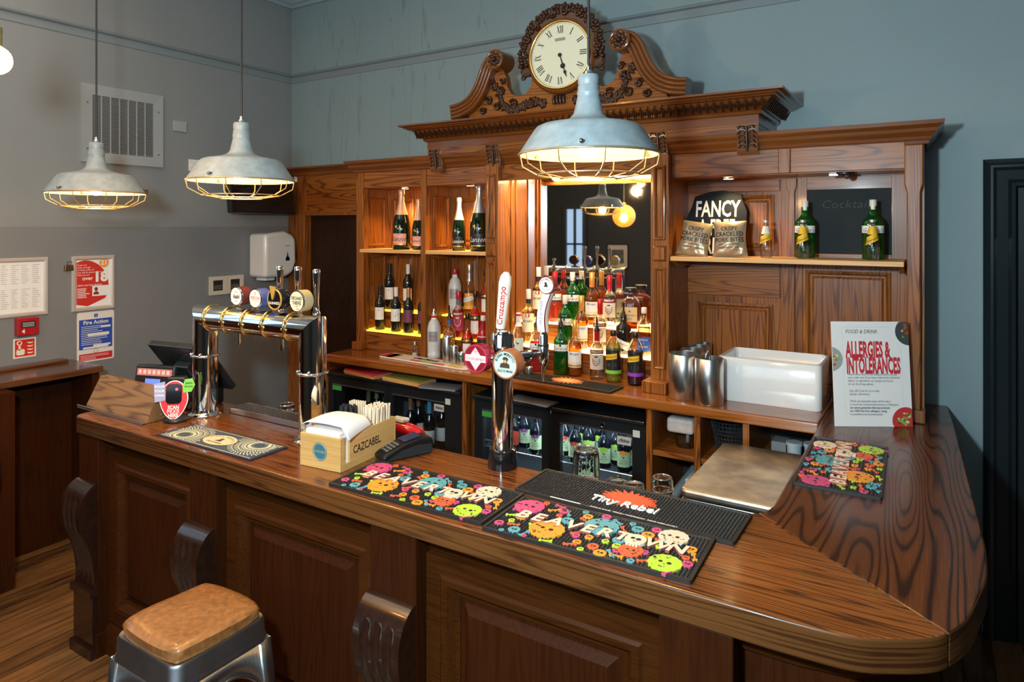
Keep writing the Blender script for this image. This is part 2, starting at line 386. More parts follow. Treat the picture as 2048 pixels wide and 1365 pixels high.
# kitchen door with an oak surround in the back corner
d = thing('door_2', 'dark kitchen doorway in a tall oak surround left of the back bar', 'door', (-4.2,YB,0)); struct(d)
b = MB(); y0, y1 = 3.97, YB-.001
b.box(-4.76,y0,0,-4.53,y1,2.47).box(-3.70,y0,0,-3.625,y1,2.47)
b.build('door_frame', OZ, d, bevel=.003)
MB().box(-4.53,y0,2.10,-3.70,y1,2.47).build('transom_panel', OX, d, bevel=.003)
MB().molding([(0,0),(0,.012),(-.016,.016),(-.03,.004),(-.03,0)], [(-4.53,0),(-4.53,2.10),(-3.70,2.10),(-3.70,0)], M=FR(0,y0,0)).build('door_stop', OZ, d)
MB().molding([(0,2.44),(.008,2.445),(.014,2.47),(.04,2.495),(.055,2.50),(.055,2.515),(0,2.515)], [(-4.79,y0),(-3.60,y0)]).build('door_cornice', OM, d, smooth=25)
MB().box(-4.53,4.02,0,-3.70,y1,2.10).build('door_panel', wood('kitchen_door_oak',(.030,.011,.005),(.012,.004,.002),'z',.6,contrast=.6,coat=0,spec=.15), d)
MB().box(-4.795,4.0,.2,-4.765,4.045,2.13).build('conduit', mat('trunking', (.45,.36,.31), .5), d, bevel=.003)
# windows of the room behind the camera
wf = mat('window_frame_paint', (.05,.06,.065), .4)
def window(name, M, w_, h_, glow, nx=2, ny=2):
    b = MB(); f = .07
    b.box(-w_/2-f,-f,0,w_/2+f,0,.06,M).box(-w_/2-f,h_,0,w_/2+f,h_+f,.06,M).box(-w_/2-f,0,0,-w_/2,h_,.06,M).box(w_/2,0,0,w_/2+f,h_,.06,M)
    for i in range(1,nx): x = -w_/2+w_*i/nx; b.box(x-.02,0,0,x+.02,h_,.04,M)
    for i in range(1,ny): y = h_*i/ny; b.box(-w_/2,y-.015,0,w_/2,y+.015,.04,M)
    o = struct(b.build(name, wf))
    MB().rect(-w_/2,0,w_/2,h_,.008,M).build('window_pane', glow, o, world=False)
    return o
window('window_1', basis((-4.2,YF,1.15),(-1,0,0),(0,0,1),(0,1,0)), .28, 1.15, mat('daylit_pane', (.3,.4,.5), .2, emit=(.45,.68,1), es=.9))
window('window_2', basis((-1.15,YF,1.5),(-1,0,0),(0,0,1),(0,1,0)), 3.3, 1.9, mat('daylit_pane_front', (.3,.4,.5), .2, emit=(.6,.8,1), es=1.7), 4, 2)

window('window_3', LW(XL,.55,1.75), .95, 1.35, mat('daylit_pane_left', (.3,.4,.5), .2, emit=(.5,.76,1), es=1.6), 2, 2)
struct(MB().box(XL,YF,.0,XL+.03,.48,1.55).molding([(0,1.55),(.05,1.55),(.05,1.59),(0,1.59)],[(XL,YF),(XL,.48)]).build('trim_3', wood('wainscot_dark',(.030,.010,.004),(.012,.004,.002),'z',.4,coat=0,spec=.2)))
# ---------------------------------------------------------------- things on the left wall
G = mat('grey_painted_vent', (.33,.35,.35), .5)
v = thing('wall_vent', 'large grey louvred air vent high on the left wall', 'vent', (XL,2.58,2.44))
M = LW(XL, 2.30, 2.44)
MB().molding([(0,0),(0,.02),(-.07,.014),(-.07,0)], [(0,0),(.56,0),(.56,.525),(0,.525)], True, M).build('vent_frame', G, v)
b = MB()
for i in range(34):
    z = .075+i*.0112
    b.add([(.07,z,.004),(.49,z,.004),(.49,z+.006,.013),(.07,z+.006,.013)], [(0,1,2,3)], M)
for x in (.13,.19,.25,.31,.37,.43): b.box(x-.002,.07,.004,x+.002,.455,.0135,M)
b.build('louvre_slats', mat('vent_slats', (.42,.43,.42), .5), v)
MB().rect(.07,.07,.49,.455,.002,M).build('vent_recess', mat('vent_dark', (.03,.03,.03), .8), v)
b = MB()
for x, y in ((.035,.09),(.035,.40),(.525,.09),(.525,.40)): b.cyl((x,y,.015),(x,y,.02),.006,n=10,M=M)
b.build('screw', STEEL, v)
tag(MB().box(0,0,0,.105,.078,.012,LW(XL,2.945,2.722)).build('blanking_plate', mat('plate_grey',(.36,.37,.37),.4), bevel=.003), 'small blank grey cover plate right of the air vent', 'wall plate')
s = thing('light_switch', 'white double light switch on the left wall behind the middle pendant lamp', 'switch', (XL,3.15,2.40))
MB().box(-.05,-.045,0,.05,.045,.011,LW(XL,3.12,2.475)).build('plate', WHITE, s, bevel=.003)
MB().box(-.03,-.012,.011,-.008,.012,.016,LW(XL,3.12,2.475)).box(.008,-.012,.011,.03,.012,.016,LW(XL,3.12,2.475)).build('rocker', WHITE, s)
s = thing('heater_switch_panel', 'cream double switch plate with dark windows left of the towel dispenser', 'switch', (XL,3.39,1.5))
M = LW(XL,3.241,1.465)
b = MB()
for x in (0,.155): b.molding([(0,0),(0,.014),(-.03,.014),(-.032,.006)], [(x,0),(x+.152,0),(x+.152,.145),(x,.145)], True, M)
b.build('plate', mat('cream_plastic',(.62,.55,.44),.4), s)
b = MB()
for x in (0,.155): b.rect(x+.03,.03,x+.122,.115,.006,M)
b.build('dark_window', mat('dark_window',(.03,.028,.025),.3), s)
b = MB()
for x in (0,.155):
    for k in range(3): b.rect(x+.04,.045+k*.012,x+.11,.049+k*.012,.007,M)
b.build('lettering', mat('faint_grey',(.25,.23,.2),.5), s)
# television on an arm in the corner
t = thing('television', 'black flat television angled out from the left wall near the corner', 'television', (-4.60,3.56,2.28))
M = Matrix.Translation((-4.56,3.54,2.285)) @ Matrix.Rotation(R(6),4,'Z') @ Matrix.Rotation(R(-6),4,'Y') @ basis((0,0,0),(0,1,0),(0,0,1),(1,0,0))
MB().box(-.33,-.175,-.03,.33,.175,.02,M).build('casing', BLACK, t, bevel=.008)
MB().rect(-.315,-.16,.315,.16,.0212,M).build('screen', mat('tv_screen',(.012,.010,.010),.12), t)
MB().box(-.08,-.06,-.22,.08,.06,-.03,M).build('wall_arm', BLACK, t)
MB().box(.331,-.16,-.02,.338,.16,.012,M).build('side_strip', mat('tv_edge',(.10,.12,.14),.2,.6), t)
# paper towel dispenser
t = thing('paper_towel_dispenser', 'white plastic paper towel dispenser with blue drop window', 'dispenser', (XL,3.74,1.58))
M = LW(XL,3.60,1.585); pts = []
for a in range(0,91,15): pts.append((.26+.085*math.sin(R(a)), .285+.085*math.cos(R(a))))
pts = [(0,0),(0,.36),(.20,.385)]+[(.235+.085*math.sin(R(a)), .285+.08*math.cos(R(a))) for a in range(15,91,15)]+[(.325,.12),(.29,.03),(.22,0)]
DW = mat('dispenser_white', (.72,.68,.64), .25, coat=.3)
MB().prism(pts, 0, .215, M).build('cover', DW, t, bevel=.03, seg=4, smooth=35)
b = MB(); drop = [(.0,.05)]+[(.022*math.sin(R(a)), -.018-.024*math.cos(R(a))) for a in range(300,59,-20)]
b.poly([(.225+x,.165+y) for x, y in drop], .2165, M); b.build('drop_window', mat('drop_blue',(.02,.10,.32),.15), t)
MB().text('modular', .225,.262,.016,.2165,M).build('lettering', INK, t)
MB().box(.06,-.03,.02,.16,.0,.14,M).build('paper_outlet', PAPER, t, bevel=.01)
# framed sheets
ALU = mat('snap_frame', (.70,.62,.55), .3, .4)
def frame(name, label, y, z, w_, h_, cat='framed notice'):
    t = thing(name, label, cat, (XL,y+w_/2,z)); M = LW(XL,y,z)
    MB().molding([(0,0),(0,.008),(-.006,.016),(-.018,.016),(-.027,.008),(-.027,0)], [(0,0),(w_,0),(w_,h_),(0,h_)], True, M).build('frame', ALU, t, smooth=30)
    MB().rect(.02,.02,w_-.02,h_-.02,.005,M).build('sheet', PAPER, t)
    return t, M
t, M = frame('framed_notice', 'aluminium framed white sheet of faint typed columns, left end of the wall', 1.80, 1.442, .305, .368)
b = MB()
for c0 in (.045,.10,.155,.215):
    for k in range(22):
        if k in (10,11): continue
        b.rect(c0, .32-k*.0125, c0+random.uniform(.02,.045), .324-k*.0125, .006, M)
b.build('lettering', mat('faint_type',(.55,.50,.48),.7), t)
t, M = frame('framed_notice', 'aluminium framed red age check poster reading over 18', 2.244, 1.440, .274, .368)
W6 = lambda n, m_, b, par: b.build(n, m_, par)
pts = [(.03,.045),(.03,.325)]+[(.075+.16*math.sin(R(a)), .165+.175*math.cos(R(a))) for a in range(0,121,10)]+[(.10,.03)]
MB().poly(pts, .0058, M).build('red_panel', mat('poster_red',(.60,.03,.02),.5), t)
MB().disc(.205,.318,.031,.0064,M=M).build('orange_disc', mat('poster_orange',(.9,.32,.03),.5), t)
b = MB().text('21',.205,.318,.045,.007,M,bold=.03).text('18',.182,.222,.092,.007,M,bold=.05).text('over',.098,.217,.036,.007,M,bold=.02)
for i, l in enumerate(('If you are','lucky enough','to look under 21','you will be asked to prove','that you are')): b.text(l,.034,.307-i*.0165,.0155,.007,M,al='LEFT')
b.text('when you buy alcohol',.034,.172,.0175,.007,M,al='LEFT',bold=.01)
for i in range(6): b.rect(.034,.146-i*.0115,.034+random.uniform(.05,.085),.151-i*.0115,.007,M)
b.rect(.128,.095,.242,.165,.0066,M); b.build('lettering', PAPER, t)
MB().disc(.153,.142,.011,.0072,M=M,sy=1.25).poly([(.135,.105),(.137,.120),(.149,.126),(.157,.126),(.169,.120),(.171,.105)],.0072,M).build('card_picture', mat('poster_brown',(.25,.03,.02),.5), t)
# clip
c = thing('bulldog_clip', 'brass bulldog clip on the left edge of the red poster frame', 'clip', (XL,2.225,1.745))
M = LW(XL,2.225,1.745)
MB().prism([(-.028,-.03),(.028,-.03),(.024,.008),(-.024,.008)],.0,.018,M).build('jaw', mat('clip_brass',(.20,.13,.05),.35,.8), c, bevel=.002)
MB().tube([(-.012,.005,.016),(-.012,.03,.02),(.012,.03,.02),(.012,.005,.016)],.003,6,M=M).build('handle', STEEL, c)
# fire action sheet
t = thing('fire_action_sign', 'white and blue rounded fire action notice below the red poster', 'sign', (XL,2.40,1.095))
M = LW(XL,2.278,1.095)
def rrect(x0,y0,x1,y1,r,n=4):
    p = []
    for cx,cy,a0 in ((x1-r,y0+r,-90),(x1-r,y1-r,0),(x0+r,y1-r,90),(x0+r,y0+r,180)):
        p += [(cx+r*math.cos(R(a0+90*i/n)), cy+r*math.sin(R(a0+90*i/n))) for i in range(n+1)]
    return p
MB().prism(rrect(0,0,.238,.335,.014),0,.004,M).build('board', mat('sign_cream',(.80,.74,.68),.35), t)
MB().rect(.012,.085,.226,.285,.0045,M).disc(.119,.308,.013,.0045,M=M).build('blue_panel', mat('sign_blue',(.03,.08,.42),.35), t)
MB().rect(.012,.010,.226,.055,.0045,M).torus(.0135,.0012,20,4,M@Matrix.Translation((.119,.07,.0045))).build('red_panel', mat('sign_red',(.62,.03,.03),.35), t)
b = MB().text('Fire Action',.119,.263,.036,.005,M,bold=.025).text('i',.119,.308,.022,.005,M,bold=.03)
for i in range(11): b.rect(.025,.235-i*.012,.025+random.uniform(.10,.18),.2385-i*.012,.005,M)
for x0,y0,x1,y1 in ((.150,.222,.215,.236),(.065,.170,.205,.190),(.035,.088,.20,.100),(.10,.100,.215,.112)): b.poly(rrect(x0,y0,x1,y1,.006),.0052,M)
for i in range(4): b.rect(.02,.042-i*.009,.02+random.uniform(.08,.19),.0445-i*.009,.005,M)
b.build('lettering', mat('sign_white',(.82,.78,.74),.4), t)
# manual call point and its sign
t = thing('fire_call_point', 'red fire alarm call point numbered 4 under the white framed sheet', 'fire alarm', (XL,1.98,1.33))
M = LW(XL,1.918,1.328)
MB().box(0,0,0,.118,.108,.045,M).build('housing', mat('alarm_red',(.42,.012,.018),.3), t, bevel=.004)
MB().rect(.02,.048,.10,.088,.0456,M).build('black_panel', INK, t)
b = MB().text('4',.032,.026,.036,.0456,M,bold=.02)
for i in range(3): b.rect(.028,.076-i*.010,.092,.079-i*.010,.046,M)
b.build('lettering', PAPER, t)
t = thing('fire_point_sign', 'red and white square pictogram sign of a finger and flames', 'sign', (XL,1.975,1.185))
M = LW(XL,1.912,1.186)
MB().box(0,0,0,.125,.122,.003,M).build('board', mat('glow_cream',(.80,.76,.62),.4), t)
MB().rect(.009,.009,.116,.113,.0035,M).build('red_panel', mat('sign_red2',(.70,.03,.02),.35), t)
b = MB().poly(rrect(.016,.018,.062,.055,.012),.004,M).rect(.028,.05,.040,.085,.004,M).torus(.012,.004,16,4,M@Matrix.Translation((.034,.093,.004)))
for i in range(4):
    y = .022+i*.021
    b.poly([(.072,y+.010),(.085,y),(.105,y+.002),(.108,y+.014),(.102,y+.008),(.088,y+.009)],.004,M)
b.build('pictogram', mat('glow_cream2',(.82,.78,.64),.4), t)
# framed print on the far wall (seen in the mirror)
t = thing('framed_print', 'black framed landscape print seen in the bar mirror', 'picture', (-3.48,YF,1.35))
M = basis((-3.30,YF,1.34),(-1,0,0),(0,0,1),(0,1,0))
MB().molding([(0,0),(0,.02),(-.02,.02),(-.02,0)], [(0,0),(.36,0),(.36,.40),(0,.40)], True, M).build('frame', BLACK, t)
MB().rect(.018,.018,.342,.382,.006,M).build('mount', PAPER, t)
MB().rect(.08,.08,.28,.30,.008,M).build('print', mat('grey_print',(.22,.24,.25),.5,noise=.6,bs=14), t)
# ---------------------------------------------------------------- the front bar
def smooth_path(pts, n):
    L = [0]
    for a, b in zip(pts, pts[1:]): L.append(L[-1]+math.hypot(b[0]-a[0], b[1]-a[1]))
    out = []
    for i in range(n):
        d = L[-1]*i/(n-1); k = max(j for j in range(len(L)-1) if L[j] <= d+1e-9); u = (d-L[k])/(L[k+1]-L[k])
        p0, p1, p2, p3 = pts[max(k-1,0)], pts[k], pts[k+1], pts[min(k+2,len(pts)-1)]
        out.append(tuple(.5*((2*p1[c])+(-p0[c]+p2[c])*u+(2*p0[c]-5*p1[c]+4*p2[c]-p3[c])*u*u+(-p0[c]+3*p1[c]-3*p2[c]+p3[c])*u**3) for c in (0,1)))
    return out
CORNER = smooth_path([(-.30,1.64),(-.15,1.652),(-.07,1.688),(0,1.735),(.035,1.78),(.075,1.87),(.104,2.0),(.126,2.12),(.134,2.3)], 49)
KC = min(range(49), key=lambda i: abs(CORNER[i][0]-.035))
FRONT = [(-3.49,1.69),(-3.48,1.65),(-3.455,1.635)]+CORNER[:KC+1]
WING = CORNER[KC:]+[(.13,2.5),(.11,3.2),(.09,3.7),(.075,4.045)]
INNER = [(-.462,2.215),(-.49,2.19),(-.56,2.17)]
t = thing('bar_worktop', 'varnished oak bar top with thick nosing wrapping round the corner', 'bar top', (-1.7,1.9,1.02))
MB().prism(FRONT+INNER+[(-3.49,2.17)], 1.02, 1.10, side=1).build('front_slab', [TX,NOSE], t, bevel=.006, seg=3, smooth=35)
MB().prism(WING+[(-.43,4.045),(-.43,2.30),(-.445,2.235),(-.462,2.215)], 1.02, 1.10, side=1).build('wing_slab', [TY,NOSE], t, bevel=.006, seg=3, smooth=35)
t = thing('bar_counter', 'dark panelled bar front with pilasters and fluted scroll brackets', 'bar counter', (-1.7,1.74,0))
PATH = [(-3.44,2.12),(-3.44,1.73),(-.27,1.73),(-.15,1.75),(-.06,1.83),(-.005,1.92),(.02,2.05),(.025,2.3),(.0,3.2),(-.02,4.04)]
MB().molding([(-.03,0),(0,0),(0,1.019),(-.03,1.019)], PATH).build('front_board', FZ, t, smooth=30)
MB().molding([(0,0),(.05,0),(.05,.10),(.04,.125),(.02,.135),(0,.15)], PATH).build('plinth', FX, t, smooth=25)
MB().molding([(0,.955),(.012,.958),(.02,.975),(.035,.985),(.05,1.0),(.055,1.019),(0,1.019)], PATH).build('under_moulding', FX, t, smooth=25)
MB().box(-3.42,1.80,.86,-.5,2.50,.885).build('inner_shelf', FX, t)
PIL = [(-3.46,-3.29),(-2.575,-2.405),(-1.575,-1.38),(-.585,-.40)]
for a, b_ in PIL:
    MB().box(a,1.648,.0,b_,1.735,1.019).box(a-.015,1.635,0,b_+.015,1.73,.11).build('pilaster', FZ, t, bevel=.004)
BP = [(.0,.806),(-.020,.801),(-.050,.775),(-.074,.728),(-.082,.672),(-.072,.60),(-.044,.53),(-.026,.47),(-.015,.39),(-.013,.34),(-.018,.315)]
def bracket(w_, M):
    b = MB(); pp = smooth_path(BP, 44); nx = 33; vs = []; fs = []
    for i, (y, z) in enumerate(pp):
        u = i/43
        for j in range(nx):
            q = j/(nx-1); x = (q-.5)*w_; dep = 0
            for c in (.25,.5,.75):
                e = abs(q-c)/.075
                if e < 1 and .17 < u < .93:
                    en = min(1, (u-.17)/.06, (.93-u)/.06); dep = max(dep, .014*math.sqrt(1-e*e)*math.sqrt(max(0,en)))
            vs.append((x, y+dep, z))
    for i in range(43):
        for j in range(nx-1): fs.append((i*nx+j, i*nx+j+1, (i+1)*nx+j+1, (i+1)*nx+j))
    b.add(vs, fs, M)
    for sx in (-.5,.5):
        b.add([(sx*w_, y, z) for y, z in pp]+[(sx*w_, .0, .315)], [tuple(range(45))], M)
    b.prism([(-w_/2-.008,-.036),(w_/2+.008,-.036),(w_/2+.008,0),(-w_/2-.008,0)], .285, .315, M)
    b.box(-w_/2,-.022,.0,w_/2,0,.285,M).box(-w_/2-.012,-.036,0,w_/2+.012,0,.05,M)
    return b
BR = mat('bracket_varnish', (.030,.011,.006), .25, coat=.35, noise=.4, bs=30)
for a, b_ in PIL: bracket(b_-a, Matrix.Translation(((a+b_)/2,1.647,0))).build('scroll_bracket', BR, t, smooth=50)
for x0, x1 in ((-3.285,-2.58),(-2.40,-1.58),(-1.375,-.59)):
    M = FR(0,1.73,0)
    MB().molding([(0,0),(0,.035),(-.055,.035),(-.065,.042),(-.085,.040),(-.105,.016),(-.118,.012),(-.118,0)], [(x0,.15),(x1,.15),(x1,.955),(x0,.955)], True, M).build('panel_frame', FX, t, smooth=25)
    MB().frustum(x0+.117,.267,x1-.117,.838,.006,.008,.001,M).frustum(x0+.13,.28,x1-.13,.825,.006,.026,.030,M).build('raised_panel', FZ, t)
# steel ice well lid inside the corner
t = thing('ice_well', 'stainless steel ice well with scratched lid inside the bar corner', 'ice well', (-.62,3.0,0))
SCR = mat('scratched_steel', (.80,.72,.60), .42, 1, bump=.25, bs=9, noise=.5)
MB().prism(rrect(-.86,2.66,-.405,3.355,.03), .915, .95).build('lid', SCR, t, bevel=.012, seg=3, smooth=40)
MB().box(-.855,2.675,.885,-.415,3.35,.908).build('rim', STEEL, t, bevel=.006)
MB().box(-.84,2.70,0,-.44,3.34,.886).build('cabinet', DSTEEL, t)

# ---------------------------------------------------------------- side counter by the left wall
t = thing('side_counter', 'dark oak side counter with overhanging top against the left wall', 'counter', (-4.6,1.6,0))
MB().box(XL+.003,.5,1.09,-4.42,2.25,1.13).box(XL+.003,.5,1.13,-4.72,2.19,1.15).build('counter_top', wood('side_top_grain',(.15,.055,.022),(.06,.02,.008),'y',.25,coat=.4), t, bevel=.006)
MB().box(XL+.02,.5,0,-4.302,1.72,1.09).build('side_panel', FZ, t)
MB().box(-4.74,1.722,0,-4.70,2.194,1.089).build('recess_panel', FZ, t)
MB().box(XL+.021,2.195,0,-4.44,2.235,1.09).build('end_panel', FZ, t, bevel=.003)
MB().box(-4.301,.5,0,-4.28,1.44,.15).build('plinth', FZ, t)
bracket(.17, Matrix.Translation((-4.30,1.535,0)) @ Matrix.Rotation(R(90),4,'Z')).build('scroll_bracket', BR, t, smooth=50)

# ---------------------------------------------------------------- back counter and what is under it
CT = wood('back_counter_grain', (.34,.105,.018), (.13,.034,.007), 'x', .18, coat=.4, rings=6, contrast=.7)
tag(MB().prism([(-3.66,3.37),(-.432,3.37),(-.432,3.955),(-3.66,3.955)], 1.045, 1.10).build('back_worktop', CT, bevel=.01, seg=3), 'long polished oak counter top under the bottles at the back', 'counter top')
t = thing('pigeonhole_unit', 'oak pigeonhole frame under the back counter beside the fridges', 'shelf unit', (-1.7,3.6,0))
for x in (-3.74,-2.475,-1.275,-1.02,-.78): MB().box(x,3.40,0,x+.032,3.95,1.044).build('upright', OZ, t, bevel=.002)
for a, c in ((-1.243,-1.02),(-.988,-.78),(-.748,-.44)): MB().box(a,3.41,.80,c,3.95,.828).build('shelf', OX, t, bevel=.002)
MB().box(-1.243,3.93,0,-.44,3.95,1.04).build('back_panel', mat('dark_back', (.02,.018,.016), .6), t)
# things in the pigeonholes
tag(MB().box(-1.20,3.50,.905,-1.055,3.70,.985).build('napkin_pack', mat('napkin_white',(.70,.60,.55),.5,noise=.25,bs=25), bevel=.018, seg=3), 'white pack of napkins lying in the left pigeonhole', 'napkins')
g = thing('ash_dish', 'clear glass dish under the napkin pack in the left pigeonhole', 'dish', (-1.11,3.56,.829))
MB().lathe([(0,0),(.05,0),(.065,.05),(.068,.072),(.060,.072),(.045,.012),(0,.012)],24,Matrix.Translation((-1.11,3.56,.829))).build('bowl', glass('clear_glass',(.93,.95,.95)), g, smooth=40)
t = thing('mesh_basket', 'dark wire mesh basket in the middle pigeonhole', 'basket', (-.885,3.58,.829))
m = mat('basket_wire', (.06,.07,.08), .4, .6); b = MB()
for k in range(9): b.torus(.06+.004*k, .0018, 28, 5, Matrix.Translation((-.885,3.56,.835+k*.021)))
for k in range(28):
    a = 2*math.pi*k/28
    for s_ in (-.35,.35): b.tube([(-.885+.06*math.cos(a),3.56+.06*math.sin(a),.835),(-.885+.093*math.cos(a+s_),3.56+.093*math.sin(a+s_),1.005)],.0014,5)
b.build('wire_body', m, t)
t = thing('rolled_blind', 'grey cardboard tube lying in the lower left pigeonhole', 'tube', (-1.13,3.6,.5))
MB().cyl((-1.19,3.44,.52),(-1.04,3.75,.76),.026,n=20).build('tube', mat('tube_grey',(.12,.17,.20),.45), t, smooth=40)
tag(MB().box(-1.075,3.43,.50,-1.03,3.62,.70).build('white_box', mat('box_pale',(.45,.50,.52),.5), bevel=.003), 'pale upright box at the right side of the lower left pigeonhole', 'box')
for i, (x, y) in enumerate(((-.56,3.50),(-.485,3.52))):
    t = thing('plastic_tub', ('pale blue lidded tub in the right pigeonhole, left one','pale blue lidded tub in the right pigeonhole by the wing')[i], 'tub', (x,y,.829), group='pale tubs in the pigeonhole')
    m = mat('tub_blue', (.38,.47,.52), .35); T = Matrix.Translation((x,y,.829))
    MB().lathe([(0,0),(.028,0),(.033,.115),(0,.115)],20,T).build('body', m, t, smooth=40)
    MB().lathe([(0,.115),(.037,.115),(.037,.13),(0,.13)],20,T).build('lid', m, t, smooth=40)
tag(MB().box(-.67,3.52,.829,-.60,3.62,.94).build('small_carton', mat('carton_grey',(.20,.21,.22),.6), bevel=.003), 'small grey carton beside the tubs in the right pigeonhole', 'box')
# fridges
FB = mat('fridge_black', (.012,.013,.015), .3, coat=.2)
FI = mat('fridge_inside', (.10,.11,.12), .4)
LED = mat('fridge_light', (1,1,1), .5, emit=(.80,.92,1), es=13)
PANE = glass('fridge_pane', (.90,.94,.96), .01, .04)
RACK = mat('rack_wire', (.65,.70,.75), .2, .9)
def fridge(label, x0, x1, panes, lit, rack_z):
    t = thing('bottle_fridge', label, 'fridge', ((x0+x1)/2,3.7,0), group='black glass fronted bottle fridges'); y0 = 3.44
    b = MB().box(x0,y0+.05,.06,x0+.03,3.92,.955).box(x1-.03,y0+.05,.06,x1,3.92,.955).box(x0,y0+.05,.925,x1,3.92,.955).box(x0,y0+.05,.06,x1,3.92,.12).box(x0,3.89,.06,x1,3.92,.955)
    b.box(x0,y0-.03,.945,x1,3.92,.965).box(x0+.02,y0+.02,0,x1-.02,3.9,.06)
    b.build('cabinet', FB, t, bevel=.003)
    MB().rect(x0+.031,.121,x1-.031,.924,0,FR(0,3.888,0)).build('inner_back', FI, t)
    xm = (panes[0][1]+panes[1][0])/2; ed = [x0, xm, x1]
    for i, (a, c) in enumerate(panes):
        l, r = ed[i]+.003, ed[i+1]-.003
        b = MB().box(l,y0,.13,a,y0+.04,.94).box(c,y0,.13,r,y0+.04,.94).box(a,y0,.13,c,y0+.04,.20).box(a,y0,.87,c,y0+.04,.94)
        d = b.build('door', FB, t, bevel=.002)
        MB().box(a,y0+.012,.20,c,y0+.018,.87).build('glass_pane', PANE, d)
        MB().box(a,y0-.004,.872,c,y0+.002,.879).build('handle_strip', mat('steel_strip',(.5,.52,.55),.2,.9), d)
        if i == 0: MB().box(a,y0-.002,.835,a+.09,y0-.0005,.868).build('sticker', mat('green_sticker',(.05,.30,.06),.4), d)
        else:
            b = MB(); b.box(c-.085,y0-.003,.815,c-.005,y0-.0005,.86); q = b.build('badge', mat('badge_silver',(.45,.44,.42),.4), d)
            MB().text('rhino',c-.045,.838,.028,.0036,FR(0,y0,0),bold=.03,shear=.2).build('badge_lettering', INK, d)
            MB().box(c+.006,y0-.003,.868,c+.046,y0-.0005,.905).build('rating_label', mat('label_pale',(.55,.60,.52),.5), d)
            if lit: MB().cyl(((a+c)/2+.05,y0-.006,.905),((a+c)/2+.05,y0,.905),.011,n=18).torus(.011,.002,18,5,FR((a+c)/2+.05,y0-.006,.905)).build('lock', CHROME, d, smooth=40)
    for rz in rack_z:
        b = MB()
        for i in range(int((x1-x0-.08)/.022)): b.tube([(x0+.04+i*.022,y0+.055,rz-.004),(x0+.04+i*.022,3.88,rz-.004)],.0022,5)
        for y in (y0+.056,3.6,3.86): b.tube([(x0+.032,y,rz-.008),(x1-.032,y,rz-.008)],.004,6)
        b.build('wire_rack', RACK, t)
    b = MB().box(x0+.04,y0+.05,.905,x1-.04,y0+.075,.922).box(panes[1][0]-.045,y0+.052,.15,panes[1][0]-.035,y0+.06,.90)
    b.build('light_strip', LED if lit else mat('fridge_light_dim',(.3,.35,.4),.4, emit=(.7,.85,1), es=.25), t)
    return t
fridge('lit black fridge of cider bottles under the counter middle', -2.41, -1.29, ((-2.35,-1.93),(-1.81,-1.37)), True, (.640,.35))
fridge('unlit black fridge of wine bottles left under the back counter', -3.70, -2.50, ((-3.65,-3.16),(-3.08,-2.64)), False, (.50,))
lamp('fridge_glow', 'AREA', (-1.85,3.53,.90), 5.0, (.78,.92,1), .9, (R(-12),0,0), sy=.04)
# menus and papers on top of the left fridge, under the counter
def papers(label, x, y, w_, d_, n, cols, rz):
    t = thing('menu_stack', label, 'menus', (x,y,.966), R(rz)); z = 0
    for i in range(n):
        h = .003+.004*(i%2); o = MB().box(-w_/2,-d_/2,z,w_/2,d_/2,z+h,Matrix.Rotation(R(random.uniform(-4,4)),4,'Z'))
        o.build('sheet', cols[i%len(cols)], t, world=False); z += h
BUFF = mat('buff_card',(.62,.32,.10),.6); PKC = mat('pink_card',(.60,.05,.07),.5); OLV = mat('olive_card',(.30,.26,.05),.5); GRC = mat('grey_card',(.22,.22,.24),.4)
papers('stack of buff and red menu cards on the left end of the unlit fridge', -3.36, 3.50, .33, .17, 6, [BUFF,BUFF,PKC,BUFF,PKC,PKC], -6)
papers('stack of olive and buff menu cards in the middle of the unlit fridge', -2.97, 3.48, .33, .17, 6, [BUFF,BUFF,BUFF,BUFF,BUFF,OLV], -4)
papers('thin grey folder right of the olive menu cards', -2.68, 3.46, .26, .15, 2, [GRC,GRC], 10)
papers('dark flat folder on top of the lit cider fridge', -2.0, 3.46, .30, .12, 2, [DSTEEL,GRC], -8)
# ---------------------------------------------------------------- the back bar cabinet
t = bb = thing('back_bar_cabinet', 'tall carved oak back bar cabinet with mirror, panels and cornices', 'cabinet', (-1.82,3.8,1.10))
Z0 = 1.1005
YBK = 3.93
b = MB()
b.box(-3.604,3.625,Z0,-3.535,3.69,2.40).box(-3.62,3.595,Z0,-3.525,3.70,1.16)
b.build('end_post', OZ, t, bevel=.006)
b = MB().prism([(-.092,1.155),(-.036,1.155),(-.036,2.16),(-.026,2.20),(-.026,2.385),(-.102,2.385),(-.102,2.20),(-.092,2.16)],0,.06,FR(0,3.69,0)).box(-.105,3.60,Z0,-.018,3.70,1.16)
b.build('end_post', OZ, t, bevel=.006)
MB().box(-2.992,3.625,Z0,-2.948,3.675,2.40).build('divider_post', OZ, t, bevel=.004)
def side_panel(x0, x1, facing):
    b = MB().box(x0,3.66,Z0,x1,3.95,2.40)
    x = x1 if facing > 0 else x0
    for z0, z1 in ((1.30,1.79),(1.86,2.22)):
        M = basis((x,3.66,0),(0,1,0),(0,0,1),(1,0,0)) if facing > 0 else basis((x,3.95,0),(0,-1,0),(0,0,1),(-1,0,0))
        b.molding([(0,0),(0,.008),(-.008,.012),(-.02,.003)], [(.05,z0),(.23,z0),(.23,z1),(.05,z1)], True, M)
    b.build('side_panel', OZ, t)
side_panel(-3.60,-3.565,1); side_panel(-2.985,-2.955,1)
MB().box(-.06,3.67,Z0,-.022,4.045,2.40).build('side_panel', OZ, t)
